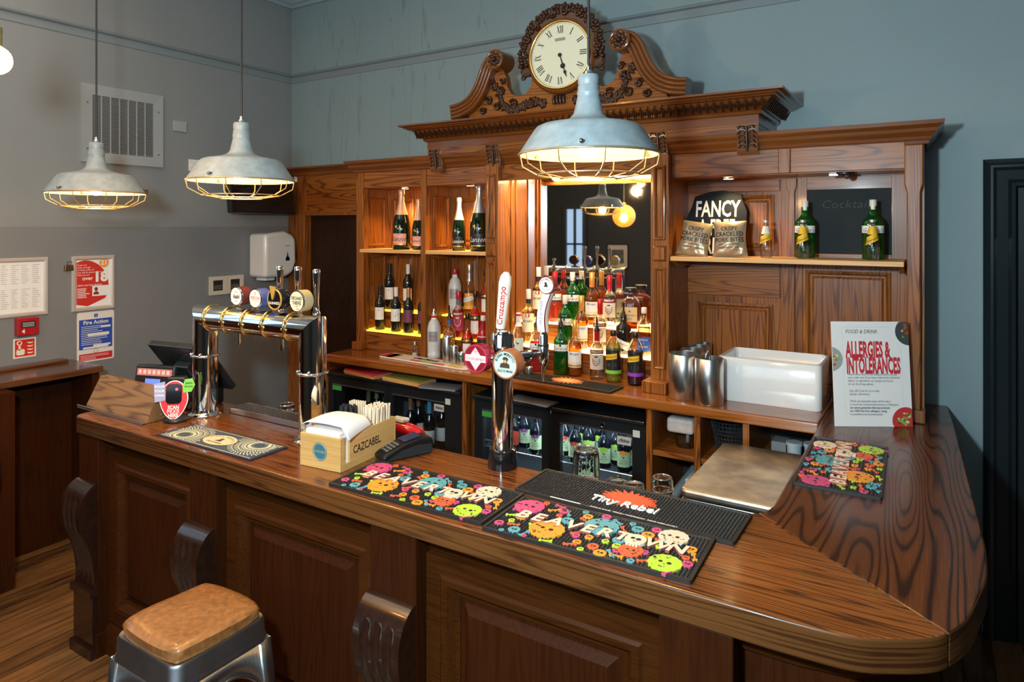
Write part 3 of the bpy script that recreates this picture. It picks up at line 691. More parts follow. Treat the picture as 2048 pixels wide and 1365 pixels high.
# pilasters either side of the mirror
for x0, x1 in ((-2.425,-2.328),(-1.318,-1.214)):
    b = MB().box(x0,3.585,Z0,x1,3.955,2.40).box(x0-.02,3.50,Z0,x1+.012,3.62,1.162)
    M = FR(0,3.585,0)
    for z0, z1 in ((1.22,1.78),(1.93,2.34)):
        b.molding([(0,0),(0,.010),(-.006,.014),(-.014,.008),(-.02,0)], [(x0+.018,z0),(x1-.018,z0),(x1-.018,z1),(x0+.018,z1)], True, M)
    b.frustum(x0+.012,1.81,x1-.012,1.90,0,.016,.012,M)
    b.build('pilaster', OZ, t, bevel=.003)
MB().tube([(-2.322,3.74,Z0),(-2.322,3.74,2.39)],.008,8).tube([(-2.322,3.80,Z0),(-2.322,3.80,2.39)],.006,8).build('reveal_bead', OZ, t, smooth=50)
# back boards
def back(x0, x1, parts_, y=YBK):
    MB().box(x0,y,Z0,x1,y+.02,2.40).build('back_board', OZ, t)
    for (a, c, z0, z1, fw_) in parts_:
        M = FR(0,y,0)
        MB().molding([(0,0),(0,.014),(-.012,.018),(-.022,.006),(-.022,0)], [(a,z0),(c,z0),(c,z1),(a,z1)], True, M).frustum(a+.03,z0+.03,c-.03,z1-.03,.0,.008,.012,M).build('raised_panel', OZ, t)
back(-3.565,-2.985,[(-3.50,-3.30,1.42,1.80,0),(-3.26,-3.03,1.42,1.80,0),(-3.50,-3.30,1.87,2.22,0),(-3.26,-3.03,1.87,2.22,0)])
back(-2.955,-2.425,[(-2.91,-2.71,1.42,1.80,0),(-2.68,-2.46,1.42,1.80,0),(-2.91,-2.71,1.87,2.22,0),(-2.68,-2.46,1.87,2.22,0)])
back(-1.214,-.06,[(-1.15,-.74,1.14,1.57,0),(-1.17,-.73,1.87,2.18,0),(-.57,-.17,1.13,1.77,0)])
M = FR(0,YBK,0)
MB().box(-1.214,1.61,0,-.70,1.795,.012,M).build('rail', OX, t, bevel=.003); MB().box(-1.214,2.20,0,-.70,2.268,.012,M).build('rail', OX, t, bevel=.003)
MB().box(-.695,Z0,0,-.585,2.268,.006,M).build('stile', OZ, t, bevel=.003)
b = MB().prism([(-.655,1.115),(-.622,1.115),(-.622,2.19),(-.612,2.225),(-.612,2.268),(-.665,2.268),(-.665,2.225),(-.655,2.19)], 0, .03, M)
b.build('centre_stile', OZ, t, bevel=.003)
for za, zb in ((1.80,1.86),(2.20,2.268)): MB().box(-.575,za,0,-.13,zb,.010,M).build('chalkboard_rail', OX, t, bevel=.002)
for xa_, xb_ in ((-.61,-.562),(-.166,-.062)): MB().box(xa_,1.80,.0,xb_,2.268,.012,M).build('chalkboard_stile', OZ, t, bevel=.002)
cb = MB().rect(-.562,1.86,-.166,2.20,.004,M).build('chalkboard', mat('slate', (.014,.021,.024), .7, spec=.3, noise=.3, bs=12), t)
MB().text('Cocktails',-.365,2.12,.062,.0046,M,shear=.2,sp=1.1).build('chalk_lettering', mat('faint_chalk',(.045,.06,.065),.8), cb)
# mirror, set a little askew
a = R(3.6); m = bpy.data.materials.new('mirror'); m.use_nodes = True
P_ = m.node_tree.nodes['Principled BSDF']; P_.inputs['Metallic'].default_value = 1; P_.inputs['Roughness'].default_value = .02; P_.inputs['Base Color'].default_value = (.80,.80,.78,1)
MB().box(-.50,Z0,0,.50,2.40,.006,FR(-1.822,3.99,0,a)).build('mirror', m, t)
# canopy
for xa_, xb_, za in ((-3.535,-2.992,2.285),(-2.948,-2.425,2.285),(-1.214,-.655,2.275),(-.60,-.099,2.275),(-2.33,-1.318,2.30)): MB().box(xa_,3.635,za,xb_,3.66,2.40).build('fascia', OX, t, bevel=.003)
MB().box(-.655,3.628,2.275,-.60,3.66,2.40).build('fascia_block', OZ, t, bevel=.003)
for xa_, xb_, za, yb_ in ((-3.565,-2.425,2.29,YBK),(-1.214,-.06,2.272,YBK),(-2.33,-1.318,2.36,3.95)): MB().box(xa_,3.66,za,xb_,yb_,za+.02).build('soffit', OX, t)
LC = [(0,2.385),(.006,2.387),(.009,2.402),(.016,2.405),(.020,2.420),(.030,2.428),(.041,2.440),(.045,2.455),(.054,2.460),(.066,2.470),(.070,2.488),(0,2.488)]
MB().molding(LC, [(-3.620,4.04),(-3.620,3.648),(-.012,3.648),(-.012,4.04)]).build('lower_cornice', OM, t, smooth=25)
MB().box(-3.615,3.655,2.40,-.017,4.04,2.484).build('lower_cornice_top', OX, t)
# tall middle entablature
x0, x1, yf = -2.887, -.740, 3.57
MC = [(0,2.53),(0,2.575),(.015,2.578),(.022,2.592),(.012,2.60),(.035,2.612),(.06,2.635),(.072,2.648),(.095,2.652),(.10,2.657),(.115,2.660),(.118,2.666),(.14,2.672),(.142,2.682),(0,2.682)]
MB().molding(MC, [(x0,4.04),(x0,yf),(x1,yf),(x1,4.04)]).build('main_cornice', OM, t, smooth=25)
MB().box(x0+.002,yf+.002,2.487,x1-.002,4.04,2.681).build('entablature', OX, t)
b = MB()
def leaf_unit(M, big):
    if big:
        b.lathe([(0,-.5),(.30,-.42),(.46,-.1),(.50,.15),(.36,.42),(0,.5)], 8, M @ Matrix.Diagonal((.030,.020,.068,1)))
        b.lathe([(0,-.5),(.12,-.4),(.16,.2),(0,.5)], 6, M @ Matrix.Translation((0,-.010,0)) @ Matrix.Diagonal((.030,.03,.07,1)))
    else: b.lathe([(0,-.5),(.3,-.3),(.22,.4),(0,.5)], 6, M @ Matrix.Diagonal((.020,.016,.055,1)))
def run(p0, p1, rz):
    d = Vector(p1)-Vector(p0); n = int(d.length/.020); n += n%2
    for i in range(n):
        p = Vector(p0)+d*(i+.5)/n
        M = Matrix.Translation(p) @ Matrix.Rotation(rz,4,'Z') @ Matrix.Rotation(R(28),4,'X')
        leaf_unit(M, i%2 == 0)
        if i%2 == 0: b.sphere(tuple(p+Vector((0,0,.034))+(Matrix.Rotation(rz,3,'Z') @ Vector((0,-.025,0)))), .007, 6)
run((x0-.06,yf-.052,2.628),(x1+.06,yf-.052,2.628),0)
run((x1+.052,yf-.05,2.628),(x1+.052,4.0,2.628),R(90)); run((x0-.052,4.0,2.628),(x0-.052,yf-.05,2.628),R(-90))
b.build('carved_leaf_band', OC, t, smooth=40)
# acanthus corbels
CB = [(0,2.531),(-.074,2.531),(-.082,2.515),(-.080,2.495),(-.072,2.47),(-.064,2.445),(-.060,2.42),(-.064,2.395),(-.058,2.378),(0,2.375)]
for cx in (-2.826,-2.364,-1.273,-.80):
    y = 3.65; w2 = .052
    b = MB().add([(cx-w2,y+p[0],p[1]) for p in CB]+[(cx+w2,y+p[0],p[1]) for p in CB], [tuple(range(10)), tuple(range(10,20))]+[(i,(i+1)%10,10+(i+1)%10,10+i) for i in range(10)])
    co = b.build('corbel', mat('corbel_varnish',(.16,.056,.018),.2,coat=.5), t, bevel=.002)
    b = MB()
    for sgn in (-1,1):
        for k in range(5):
            z = 2.515-k*.024; yy = [3.65-.081,3.65-.076,3.65-.069,3.65-.063,3.65-.061][k]
            b.tube([(cx+sgn*.004,yy,z-.012),(cx+sgn*.018,yy-.007,z),(cx+sgn*.034,yy-.006,z+.003),(cx+sgn*.044,yy,z-.010)],[.004,.0075,.0065,.003],6)
    b.tube([(cx,3.65-.086,2.52),(cx,3.65-.074,2.46),(cx,3.65-.066,2.39)],[.006,.009,.006],6)
    b.build('acanthus_carving', OC, co, smooth=60)
# shelves
def shelf(label, x0, x1, y0, z):
    s = thing('shelf_board', label, 'shelf', ((x0+x1)/2,3.78,z-.024), group='pine shelves of the back bar')
    MB().box(x0,y0,z-.024,x1,YBK-.002,z).build('board', PINE, s, bevel=.002)
    for xa_, xb_ in ((x0,x0+.022),(x1-.022,x1)): MB().prism([(y0+.03,z-.025),(YBK-.004,z-.025),(YBK-.004,z-.06),(y0+.09,z-.06)],xa_,xb_,basis((0,0,0),(0,1,0),(0,0,1),(1,0,0))).build('cleat', OX, s)
shelf('pine shelf of pink label champagne bottles in the left alcove', -3.563,-2.994,3.62,1.840)
shelf('pine shelf of black label champagne bottles next to the mirror', -2.946,-2.428,3.62,1.840)
shelf('long pine shelf of gin bottles and snack bags right of the mirror', -1.212,-.102,3.60,1.840)
# glowing bottle steps
GLOW = mat('glowing_acrylic', (1,.9,.7), .4, emit=(1,.66,.26), es=9)
GLOWY = mat('glowing_yellow_acrylic', (1,.8,.2), .4, emit=(1,.55,.03), es=2.0)
def steps(label, x0, x1, tiers, glow):
    s = thing('bottle_step', label, 'display step', ((x0+x1)/2,3.8,Z0))
    for z0, z1, y0, y1 in tiers:
        r = MB().box(x0,y0,z0,x1,y1,z1-.010).build('riser', OX, s, bevel=.002)
        MB().box(x0,y0-.002,z1-.010,x1,y1,z1).build('glowing_top', glow, r)
steps('glowing stepped bottle display in front of the mirror', -2.326,-1.320, ((Z0,1.24,3.735,3.945),(1.241,1.38,3.862,3.945)), GLOW)
steps('yellow lit wine bottle step in the left alcove', -3.563,-2.990, ((Z0,1.245,3.665,3.925),(1.246,1.38,3.80,3.925)), GLOWY)
steps('yellow lit liqueur bottle step in the alcove beside the mirror', -2.950,-2.428, ((Z0,1.24,3.722,3.925),(1.241,1.38,3.812,3.925)), GLOWY)
# recessed spotlights
for i, (x, y, z, on, lab) in enumerate(((-3.26,3.775,2.289,1,'lit recessed spotlight over the pink label champagne'),(-2.65,3.74,2.289,1,'lit recessed spotlight over the black label champagne'),(-.934,3.747,2.271,1,'lit recessed spotlight over the round black sign'),(-.361,3.741,2.271,0,'unlit black recessed spotlight over the chalkboard'))):
    s = thing('spotlight', lab, 'spotlight', (x,y,z), group='recessed spotlights of the back bar'); T = Matrix.Translation((x,y,z))
    MB().lathe([(.028,0),(.042,0),(.042,-.006),(.028,-.008)],24,T).build('trim_ring', CHROME if on else BLACK, s, smooth=40)
    MB().lathe([(0,-.003),(.027,-.003)],20,T).build('lens', mat('lit_lens',(1,1,1),.3,emit=(1,.72,.36),es=25) if on else GLOSSB, s)
    if not on: MB().sphere((x+.01,y,z-.012),.018,12).box(x-.07,y-.02,z-.012,x-.03,y+.02,z-.001).build('bulb_holder', DSTEEL, s)
    if on: lamp('spot_light', 'SPOT', (x,y,z-.012), 34 if i < 2 else 14, (1,.68,.28), .02, (0,0,0), cone=R(125), blend=.8)
lamp('mirror_bay_fill', 'AREA', (-1.82,3.69,2.34), 16, (1,.74,.42), .85, (R(14),0,0), sy=.06)  # added fill high in the mirror bay to brighten bottle labels, no fitting

# ---------------------------------------------------------------- pediment and clock on top
CXP = -1.872; ZP = 2.6825
t = thing('scrolled_pediment', 'carved oak swan-neck pediment with rosettes on top of the cabinet', 'pediment', (CXP,3.58,ZP))
half = [(.66,ZP),(.66,2.72),(.60,2.76),(.54,2.84),(.49,2.93),(.45,2.975),(.40,2.985),(.378,2.94),(.37,2.88),(.34,2.83),(.285,2.808),(.235,2.822),(.20,2.86),(.19,2.92)]
pts = [(CXP+x,z) for x, z in half]+[(CXP+.12,3.0),(CXP-.12,3.0)]+[(CXP-x,z) for x, z in half[::-1]]
M = FR(0,3.61,0)
MB().prism(pts, 0, .055, M).build('board', OX, t, bevel=.004)
prof = [(-.048,0),(-.048,.095)]
for k in range(4):
    c = -.036+k*.024
    for q in range(7): u = -1+q/3; prof.append((c+.0115*u, .095+.013*math.sqrt(max(0,1-u*u))))
prof += [(.048,.095),(.048,0)]
sw = smooth_path([(.405,3.052),(.45,3.045),(.49,3.005),(.52,2.94),(.56,2.86),(.62,2.795),(.70,2.76),(.775,2.748)], 30)
for sg in (-1,1):
    path = [(CXP+sg*x, z) for x, z in sw]
    MB().molding(prof, path if sg > 0 else path[::-1], M=M).build('swan_neck', OM, t, smooth=35)
    r_ = MB().cyl((CXP+sg*.412,3.615,3.038),(CXP+sg*.412,3.478,3.038),.062,n=32).torus(.054,.007,32,8,FR(CXP+sg*.412,3.478,3.038)).build('rosette', OM, t, smooth=40)
    b = MB()
    for k in range(8):
        a = 2*math.pi*k/8; T = FR(CXP+sg*.412,3.477,3.038) @ Matrix.Rotation(a,4,'Z')
        b.sphere((.026,0,0),.016,8,.6,T).sphere((.040,.008,0),.009,8,.6,T)
    b.sphere((0,0,.004),.013,8,1,FR(CXP+sg*.412,3.477,3.038)); b.build('flower_carving', OC, r_, smooth=60)
    b = MB()
    def spiral(cx, cz, r0, turns, a0, th, dirn=1, y=3.55):
        p = []; q = []
        for i in range(22):
            u = i/21; a = a0+dirn*turns*2*math.pi*u; r = r0*(1-.85*u)
            p.append((cx+sg*r*math.cos(a), y-.006*u, cz+r*math.sin(a))); q.append(th*(1-.5*u))
        b.tube(p, q, 6)
    rnd = random.Random(5)
    for i in range(44):       # leafy trail along the lower edge and up the scroll
        u = i/43; x = .10+.40*u; z = 2.745+.02*math.sin(u*9)+(.0 if u < .72 else (u-.72)*.75)
        for k in range(3):
            aa = rnd.uniform(-.9,.9); T = FR(CXP+sg*(x+rnd.uniform(-.01,.01)),3.553,z+rnd.uniform(-.018,.018)) @ Matrix.Rotation(aa*sg,4,'Z')
            b.lathe([(0,-.5),(.35,-.2),(.3,.2),(0,.5)], 6, T @ Matrix.Diagonal((.030,.046,.030,1)) @ Matrix.Rotation(R(90),4,'X'))
    for cx, cz, r0, a0 in ((.20,2.755,.026,1.5),(.32,2.76,.028,.6),(.44,2.765,.026,2.2),(.50,2.80,.022,.2),(.41,2.85,.022,1.0),(.395,2.91,.016,.2),(.55,2.745,.02,2.6)): spiral(CXP+sg*cx, cz, r0*1.15, 1.4, a0, .0105)
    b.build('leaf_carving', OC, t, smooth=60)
b = MB()
for k in range(4): b.tube([(CXP+(k-1.5)*.022,3.55,2.735),(CXP+(k-1.5)*.022,3.54,2.76),(CXP+(k-1.5)*.022,3.548,2.785)],.010,8)
b.build('reeded_boss', OC, t, smooth=60)
CX, CY, CZ = -1.845, 3.50, 3.012
t = thing('clock', 'round cream dial clock with roman numerals in a carved oak case', 'clock', (CX,3.55,2.80))
M = FR(CX,3.545,CZ)
MB().lathe([(0,0),(.222,0),(.228,.012),(.224,.03),(.212,.042),(.200,.045),(.198,.03),(0,.03)],64,M).build('case', OM, t, smooth=40)
MB().torus(.197,.007,64,10,M@Matrix.Translation((0,0,.043))).build('bezel', BRASS, t, smooth=60)
d = MB().lathe([(0,.034),(.192,.034)],64,M).build('dial', mat('dial_cream',(.78,.76,.56),.4,emit=None), t)
b = MB()
ROM = ['XII','I','II','III','IV','V','VI','VII','VIII','IX','X','XI']
for i, s_ in enumerate(ROM):
    a = -R(30*i); wd = {'I':.011,'V':.022,'X':.022}; tot = sum(wd[c] for c in s_); x = -tot/2
    T = M @ Matrix.Rotation(a,4,'Z') @ Matrix.Translation((0,.150,.0355))
    for c in s_:
        q = wd[c]; xm = x+q/2
        if c == 'I': b.rect(xm-.0026,-.022,xm+.0026,.022,0,T)
        elif c == 'V': b.poly([(xm-.010,.022),(xm-.005,.022),(xm+.001,-.022),(xm-.003,-.022)],0,T).poly([(xm+.010,.022),(xm+.008,.022),(xm-.001,-.022),(xm+.001,-.022)],0.0001,T)
        else: b.poly([(xm-.010,.022),(xm-.005,.022),(xm+.010,-.022),(xm+.005,-.022)],0,T).poly([(xm+.010,.022),(xm+.008,.022),(xm-.010,-.022),(xm-.008,-.022)],0.0001,T)
        x += q
for i in range(60):
    a = -R(6*i); b.rect(-.0006,.180,.0006,.186,.0355,M@Matrix.Rotation(a,4,'Z'))
for i in range(3): b.poly(rrect(-.035,.085+i*.006,.035,.088+i*.006,.0014),.0355,M@Matrix.Rotation(R(0),4,'Z'))
b.build('numerals', INK, d)
for nm, ang, ln, rb in (('minute_hand',-162,.135,.010),('hour_hand',-164,.085,.016)):
    T = M @ Matrix.Rotation(R(ang),4,'Z') @ Matrix.Translation((0,0,.038 if rb > .012 else .0395))
    MB().prism([(-.003,0),(.003,0),(.0025,ln),(-.0025,ln)],0,.0012,T).prism([(rb*math.cos(R(k*30)),ln*.80+rb*math.sin(R(k*30))) for k in range(12)],0,.0013,T).prism([(-.006,ln*.85),(.006,ln*.85),(0,ln*1.06)],0,.0013,T).lathe([(0,0),(.012,0),(.012,.002),(0,.002)],16,T).build(nm, INK, t)
cr = [(-.232,2.985),(-.248,3.06),(-.245,3.12),(-.215,3.165),(-.165,3.195),(-.135,3.235),(-.085,3.268),(-.045,3.295),(-.01,3.318),(.03,3.30),(.09,3.285),(.135,3.258),(.165,3.225),(.20,3.205),(.238,3.165),(.25,3.10),(.238,3.02),(.222,2.98)]
inn = [(.205*math.cos(R(a)), CZ+.205*math.sin(R(a))) for a in range(-8,189,14)]
MB().prism([(CX+x,z) for x, z in cr]+[(CX+x,z) for x, z in inn], .0, .05, FR(0,3.556,0)).build('crest', OC, t, bevel=.006)
b = MB(); rnd = random.Random(3)
for i in range(96):
    u = (i%48)/47; a = R(188-196*u); rr = (.236 if i < 48 else .262)+.022*math.sin(u*math.pi)+rnd.uniform(-.010,.010)
    T = FR(CX+rr*math.cos(a),3.506,CZ+rr*math.sin(a)) @ Matrix.Rotation(a+rnd.uniform(-.8,.8),4,'Z')
    b.lathe([(0,-.5),(.35,-.2),(.3,.25),(0,.5)], 6, T @ Matrix.Diagonal((.042,.034,.036,1)) @ Matrix.Rotation(R(90),4,'Y'))
sg = 1
for cx, cz, r0, a0 in ((.035,.252,.030,1.0),(-.045,.245,.026,2.0),(.12,.225,.022,0),(-.15,.185,.022,2),(.20,.15,.028,0),(-.215,.12,.024,2.5),(-.16,.205,.016,.4)): spiral(CX+cx, CZ+cz, r0, 1.5, a0, .008, 1, 3.502)
for sx in (-1,1):
    for k in range(3): spiral(CX+sx*.262, CZ-.03-.035*k, .030-.006*k, 1.3, 1.2 if sx > 0 else 2, .009, sx, 3.53)
    T = FR(CX+sx*.235,3.55,CZ-.06); b.prism([(-.022,-.035),(.022,-.035),(.032,.03),(.0,.07),(-.03,.05)],0,.03,T)
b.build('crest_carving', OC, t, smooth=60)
# ---------------------------------------------------------------- bottles
def sq(n, fy=1.0):
    def f(a, z=0):
        c, s_ = abs(math.cos(a)), abs(math.sin(a))/fy
        return 1/max(1e-6, (c**n+s_**n))**(1/n)
    return f
def interp(prof, z):
    pr = [p for p in prof]
    for (r0, z0), (r1, z1) in zip(pr, pr[1:]):
        if z0 <= z <= z1 and z1 > z0: return r0+(r1-r0)*(z-z0)/(z1-z0)
    return pr[-1][0]
def wrap(b, prof, fn, z0, z1, half, mid=0, n=16, off=.0008, slant=0):
    vs = []
    for i in range(n+1):
        th = mid-half+2*half*i/n; a = -math.pi/2+th
        for z, s_ in ((z0,-1),(z1,1)):
            zz = z+slant*math.sin(th)
            r = (interp(prof, zz)+off)*(fn(a) if fn else 1)
            vs.append((r*math.cos(a), r*math.sin(a), zz))
    return b.add(vs, [(2*i,2*i+2,2*i+3,2*i+1) for i in range(n)])
def wtext(b, prof, fn, t, z, size, bold=0, sx=1, shear=0, mid=0, off=.0016, slant=0, rot=0):
    v, f = glyphs(t, bold, shear, 1, 'CENTER', 1)
    R0 = interp(prof, z); out = []
    for p in v:
        x, y = p[0]*size*sx, p[1]*size
        if rot: x, y = -y, x
        th = mid+x/R0; a = -math.pi/2+th; zz = z+y+slant*math.sin(th); r = (interp(prof, min(zz, prof[-1][1]))+off)*(fn(a) if fn else 1)
        out.append((r*math.cos(a), r*math.sin(a), zz))
    return b.add(out, f)
def face(x, y, k=.7): return math.atan2(-x, y)*k
def bottle(name, label, cat, loc, prof, gm, cap=None, labels=(), fn=None, group=None, rz=None, pourer=False, liquid=None, neck=None, n=32):
    t = thing(name, label, cat, loc, face(loc[0],loc[1]) if rz is None else rz, group)
    MB().lathe(prof, n, fn=fn).build('glass_body', gm, t, smooth=45, world=False)
    if liquid:
        top, lm = liquid
        pr = [(max(0,r-.003), max(z,.004)) for r, z in prof if z < top]; pr += [(max(.001,interp(prof, top)-.003), top),(0,top)]
        MB().lathe(pr, n, fn=fn).build('liquid', lm, t, smooth=45, world=False)
    if neck:
        z0, z1, nm = neck
        b = MB().lathe([(interp(prof,z)+.0007,z) for z in [z0+(z1-z0)*i/8 for i in range(9)]], 24); b.build('neck_foil', nm, t, smooth=45, world=False)
    H = prof[-1][1]
    if cap and not pourer:
        z0, z1, r, cm = cap
        MB().lathe([(0,z0),(r*.97,z0),(r,z0+.002),(r,z1-.003),(r*.93,z1),(0,z1)], 24).build('cap', cm, t, smooth=40, world=False)
    if pourer:
        MB().lathe([(0,H-.004),(.017,H-.004),(.017,H+.006),(.012,H+.012),(.009,H+.03),(0,H+.03)], 16).tube([(0,0,H+.02),(0,-.002,H+.05),(.0,-.012,H+.085)], [.0055,.005,.004], 8).build('pourer', BLACK if pourer == 'black' else STEEL, t, smooth=45, world=False)
    for L in labels:
        b = MB(); wrap(b, prof, fn, L['z'][0], L['z'][1], L.get('half',1.0), L.get('mid',0), slant=L.get('slant',0), off=L.get('off',.0008))
        lo = b.build('label', L['m'], t, smooth=60, world=False)
        for i, tx in enumerate(L.get('t', ())):
            s_, z, size, tm = tx[:4]; kw = tx[4] if len(tx) > 4 else {}
            b = MB()
            if s_.startswith('#'): glyph_mark(b, prof, fn, s_, z, size, **kw)
            else: wtext(b, prof, fn, s_, z, size, **kw)
            b.build('lettering', tm, lo, world=False)
    return t
def glyph_mark(b, prof, fn, kind, z, size, mid=0):
    def put(pts):
        R0 = interp(prof, z); vs = []
        for x, y in pts:
            a = -math.pi/2+mid+x*size/R0; zz = z+y*size; r = (interp(prof, zz)+.0014)*(fn(a) if fn else 1); vs.append((r*math.cos(a), r*math.sin(a), zz))
        b.add(vs, [tuple(range(len(vs)))])
    if kind == '#shield':
        o = [(-.5,.5),(.5,.5),(.5,-.1),(.3,-.4),(0,-.6),(-.3,-.4),(-.5,-.1)]; n = len(o)
        for i in range(n):
            p, q = o[i], o[(i+1)%n]; put([p, q, (q[0]*.86,q[1]*.86), (p[0]*.86,p[1]*.86)])
        put([(-.2,.62),(.2,.62),(.28,.85),(.1,.74),(0,.9),(-.1,.74),(-.28,.85)])
    elif kind == '#disc': put([(.5*math.cos(i*math.pi/9), .5*math.sin(i*math.pi/9)) for i in range(18)])
    elif kind == '#box': put([(-.5,-.5),(.5,-.5),(.5,.5),(-.5,.5)])
    elif kind == '#lines':
        for k in range(3): put([(-.5,-.16*k),(.5,-.16*k),(.5,-.16*k-.06),(-.5,-.16*k-.06)])
    elif kind == '#tree':
        put([(-.5,-.4),(.5,-.4),(.5,-.1),(.1,0),(-.5,-.2)]); put([(.02,-.1),(.08,-.1),(.08,.2),(.02,.2)]); put([(-.25,.15),(.4,.12),(.45,.35),(.1,.5),(-.2,.35)])
    elif kind == '#bird': put([(-.1,-.1),(.2,-.15),(.35,.1),(.1,.2),(-.15,.15)]); put([(-.12,.1),(-.2,.5),(-.3,.45),(-.2,.05)]); put([(.05,-.1),(.1,-.1),(.1,-.5),(.05,-.5)])
    elif kind == '#fruit':
        for cx, cy in ((-.35,0),(0,.08),(.33,-.02),(.15,-.2),(-.18,-.18)): put([(cx+.24*math.cos(i*math.pi/6), cy+.24*math.sin(i*math.pi/6)) for i in range(12)])
def bx(px, y):            # x on the sight line through a photo column, at depth y
    u = (px-1024)/1348; c, s_ = math.cos(cam.rotation_euler.z), math.sin(cam.rotation_euler.z)
    return y*(u*c-s_)/(u*s_+c)
CLR = glass('bottle_clear', (.93,.95,.95), .02, .06)
SPIRIT = glass('clear_spirit', (.95,.95,.92), .02, .02)
GIN = glass('green_glass', (.05,.50,.07), .02, .07, (.01,.16,.02), .25)
DKGRN = mat('champagne_green', (.003,.014,.005), .06, coat=.5)
WINE = mat('wine_glass_dark', (.008,.010,.008), .07, coat=.4)
RUM = glass('amber_rum', (.80,.32,.05), .02, .03, (.55,.16,.01), .25)
AMARET = glass('amaretto_brown', (.55,.16,.03), .02, .03, (.35,.08,.01), .25)
APER = glass('orange_aperitif', (.95,.16,.03), .02, .03, (.85,.06,.01), .35)
PINKG = glass('pink_gin', (1,.38,.28), .02, .03, (.9,.18,.10), .30)
REDV = glass('red_vodka', (.85,.08,.08), .02, .03, (.6,.02,.03), .40)
FROST = mat('frosted_glass', (.60,.60,.60), .35, noise=.08, bs=30)
CAPR = mat('red_cap', (.50,.01,.02), .3); CAPW = mat('white_cap', (.74,.70,.64), .35); CAPG = mat('gold_cap', (.80,.45,.10), .3, .5); CAPK = mat('black_cap', (.012,.012,.012), .3)
LW_ = mat('label_white', (.80,.76,.70), .55); LC_ = mat('label_cream', (.78,.68,.48), .55); LK = mat('label_black', (.012,.012,.014), .45)
LR = mat('label_dark_red', (.22,.02,.02), .5); LBL = mat('label_blue', (.02,.10,.42), .45); LPK = mat('label_pink', (.80,.36,.28), .5); LPU = mat('label_plum', (.16,.04,.08), .5)
LG = mat('label_pale_green', (.48,.62,.36), .5); LY = mat('label_yellow', (.82,.48,.02), .45); LGN = mat('label_green_band', (.22,.55,.05), .45); LPP = mat('label_purple_band', (.26,.04,.42), .45)
INKR = mat('ink_red', (.50,.03,.03), .6); INKW = mat('ink_white', (.82,.80,.76), .5); INKG = mat('ink_grey', (.18,.17,.16), .6); INKB = mat('ink_blue', (.04,.10,.30), .6); INKO = mat('ink_orange', (.75,.25,.03), .6); SILV = mat('label_silver', (.36,.34,.35), .35, .3)
def std(R_, H, sh=.58, nk=.76, nr=.36):
    d = nk-sh; return [(0,0),(R_*.90,0),(R_,.008),(R_,H*sh),(R_*.985,H*(sh+.12*d)),(R_*.93,H*(sh+.28*d)),(R_*.82,H*(sh+.45*d)),(R_*(nr+.26),H*(sh+.64*d)),(R_*(nr+.10),H*(sh+.82*d)),(R_*nr,H*nk),(R_*nr,H)]
Y0, Y1, Y2 = 3.672, 3.800, 3.900
T0, T1, T2 = 1.1008, 1.2408, 1.3808
def smirnoff(lab, px, y, z, pour=False):
    p = std(.042,.285,.60,.80,.36)
    return bottle('vodka_bottle', lab, 'bottle', (bx(px,y),y,z), p, CLR, (.262,.318,.0165,CAPR), [
        dict(z=(.152,.176), half=1.25, m=LR, t=[('SMIRNOFF',.164,.0175,INKW,dict(bold=.03,sx=.82))]),
        dict(z=(.060,.150), half=1.15, m=LW_, t=[('#shield',.105,.042,INK),('No.21',.110,.012,INK),('VODKA',.096,.009,INK)])], group='clear vodka bottles', pourer=pour, neck=(.225,.283,CAPR), liquid=(.15,SPIRIT))
def gordons(lab, px, y, z, gm=GIN, cap=CAPW, pour=False, liq=None, k=1.0, grp='green gin bottles', Rr=.044):
    p = [(r*k, zz*k) for r, zz in std(Rr,.295,.66,.86,.36)]; f = sq(3.2,.82)
    return bottle('gin_bottle', lab, 'bottle', (bx(px,y),y,z), p, gm, (.275*k,.330*k,.0165,cap), [
        dict(z=(.146*k,.186*k), half=1.3, m=LW_, t=[("Gordon's",.160*k,.030*k,INK,dict(shear=.25,sx=.95)),('#box',.179*k,.013,INK)]),
        dict(z=(.139*k,.146*k), half=1.3, m=LK)], fn=f, group=grp, pourer=pour, neck=None, liquid=liq)
def morgan(lab, px, y, z):
    p = [(0,0),(.036,0),(.042,.008),(.043,.12),(.044,.165),(.040,.195),(.028,.215),(.0165,.235),(.0155,.30)]
    return bottle('rum_bottle', lab, 'bottle', (bx(px,y),y,z), p, CLR, (.268,.333,.0170,CAPG), [
        dict(z=(.055,.150), half=1.15, m=LW_, t=[('Morgan',.136,.019,INKB,dict(bold=.01)),('Spiced Gold',.083,.015,INKO,dict(shear=.3)),('#lines',.116,.03,INKG)]),
        dict(z=(.060,.072), half=1.15, m=GOLD, off=.0012)], group='spiced rum bottles', liquid=(.205,RUM), neck=(.24,.268,mat('neck_orange',(.55,.16,.02),.4)))
def bacardi(lab, px, y, z):
    p = std(.041,.31,.64,.80,.36)
    return bottle('white_rum_bottle', lab, 'bottle', (bx(px,y),y,z), p, CLR, (.292,.355,.0165,CAPW), [
        dict(z=(.080,.200), half=1.15, m=LC_, t=[('BACARDI',.150,.018,INK,dict(sx=.85,bold=.015)),('#disc',.188,.030,INKR),('#lines',.125,.035,INKG),('#lines',.098,.05,GOLD)])], group='white rum bottles', liquid=(.215,glass('straw_spirit',(.95,.88,.60),.02,.02)), neck=(.262,.29,LK))
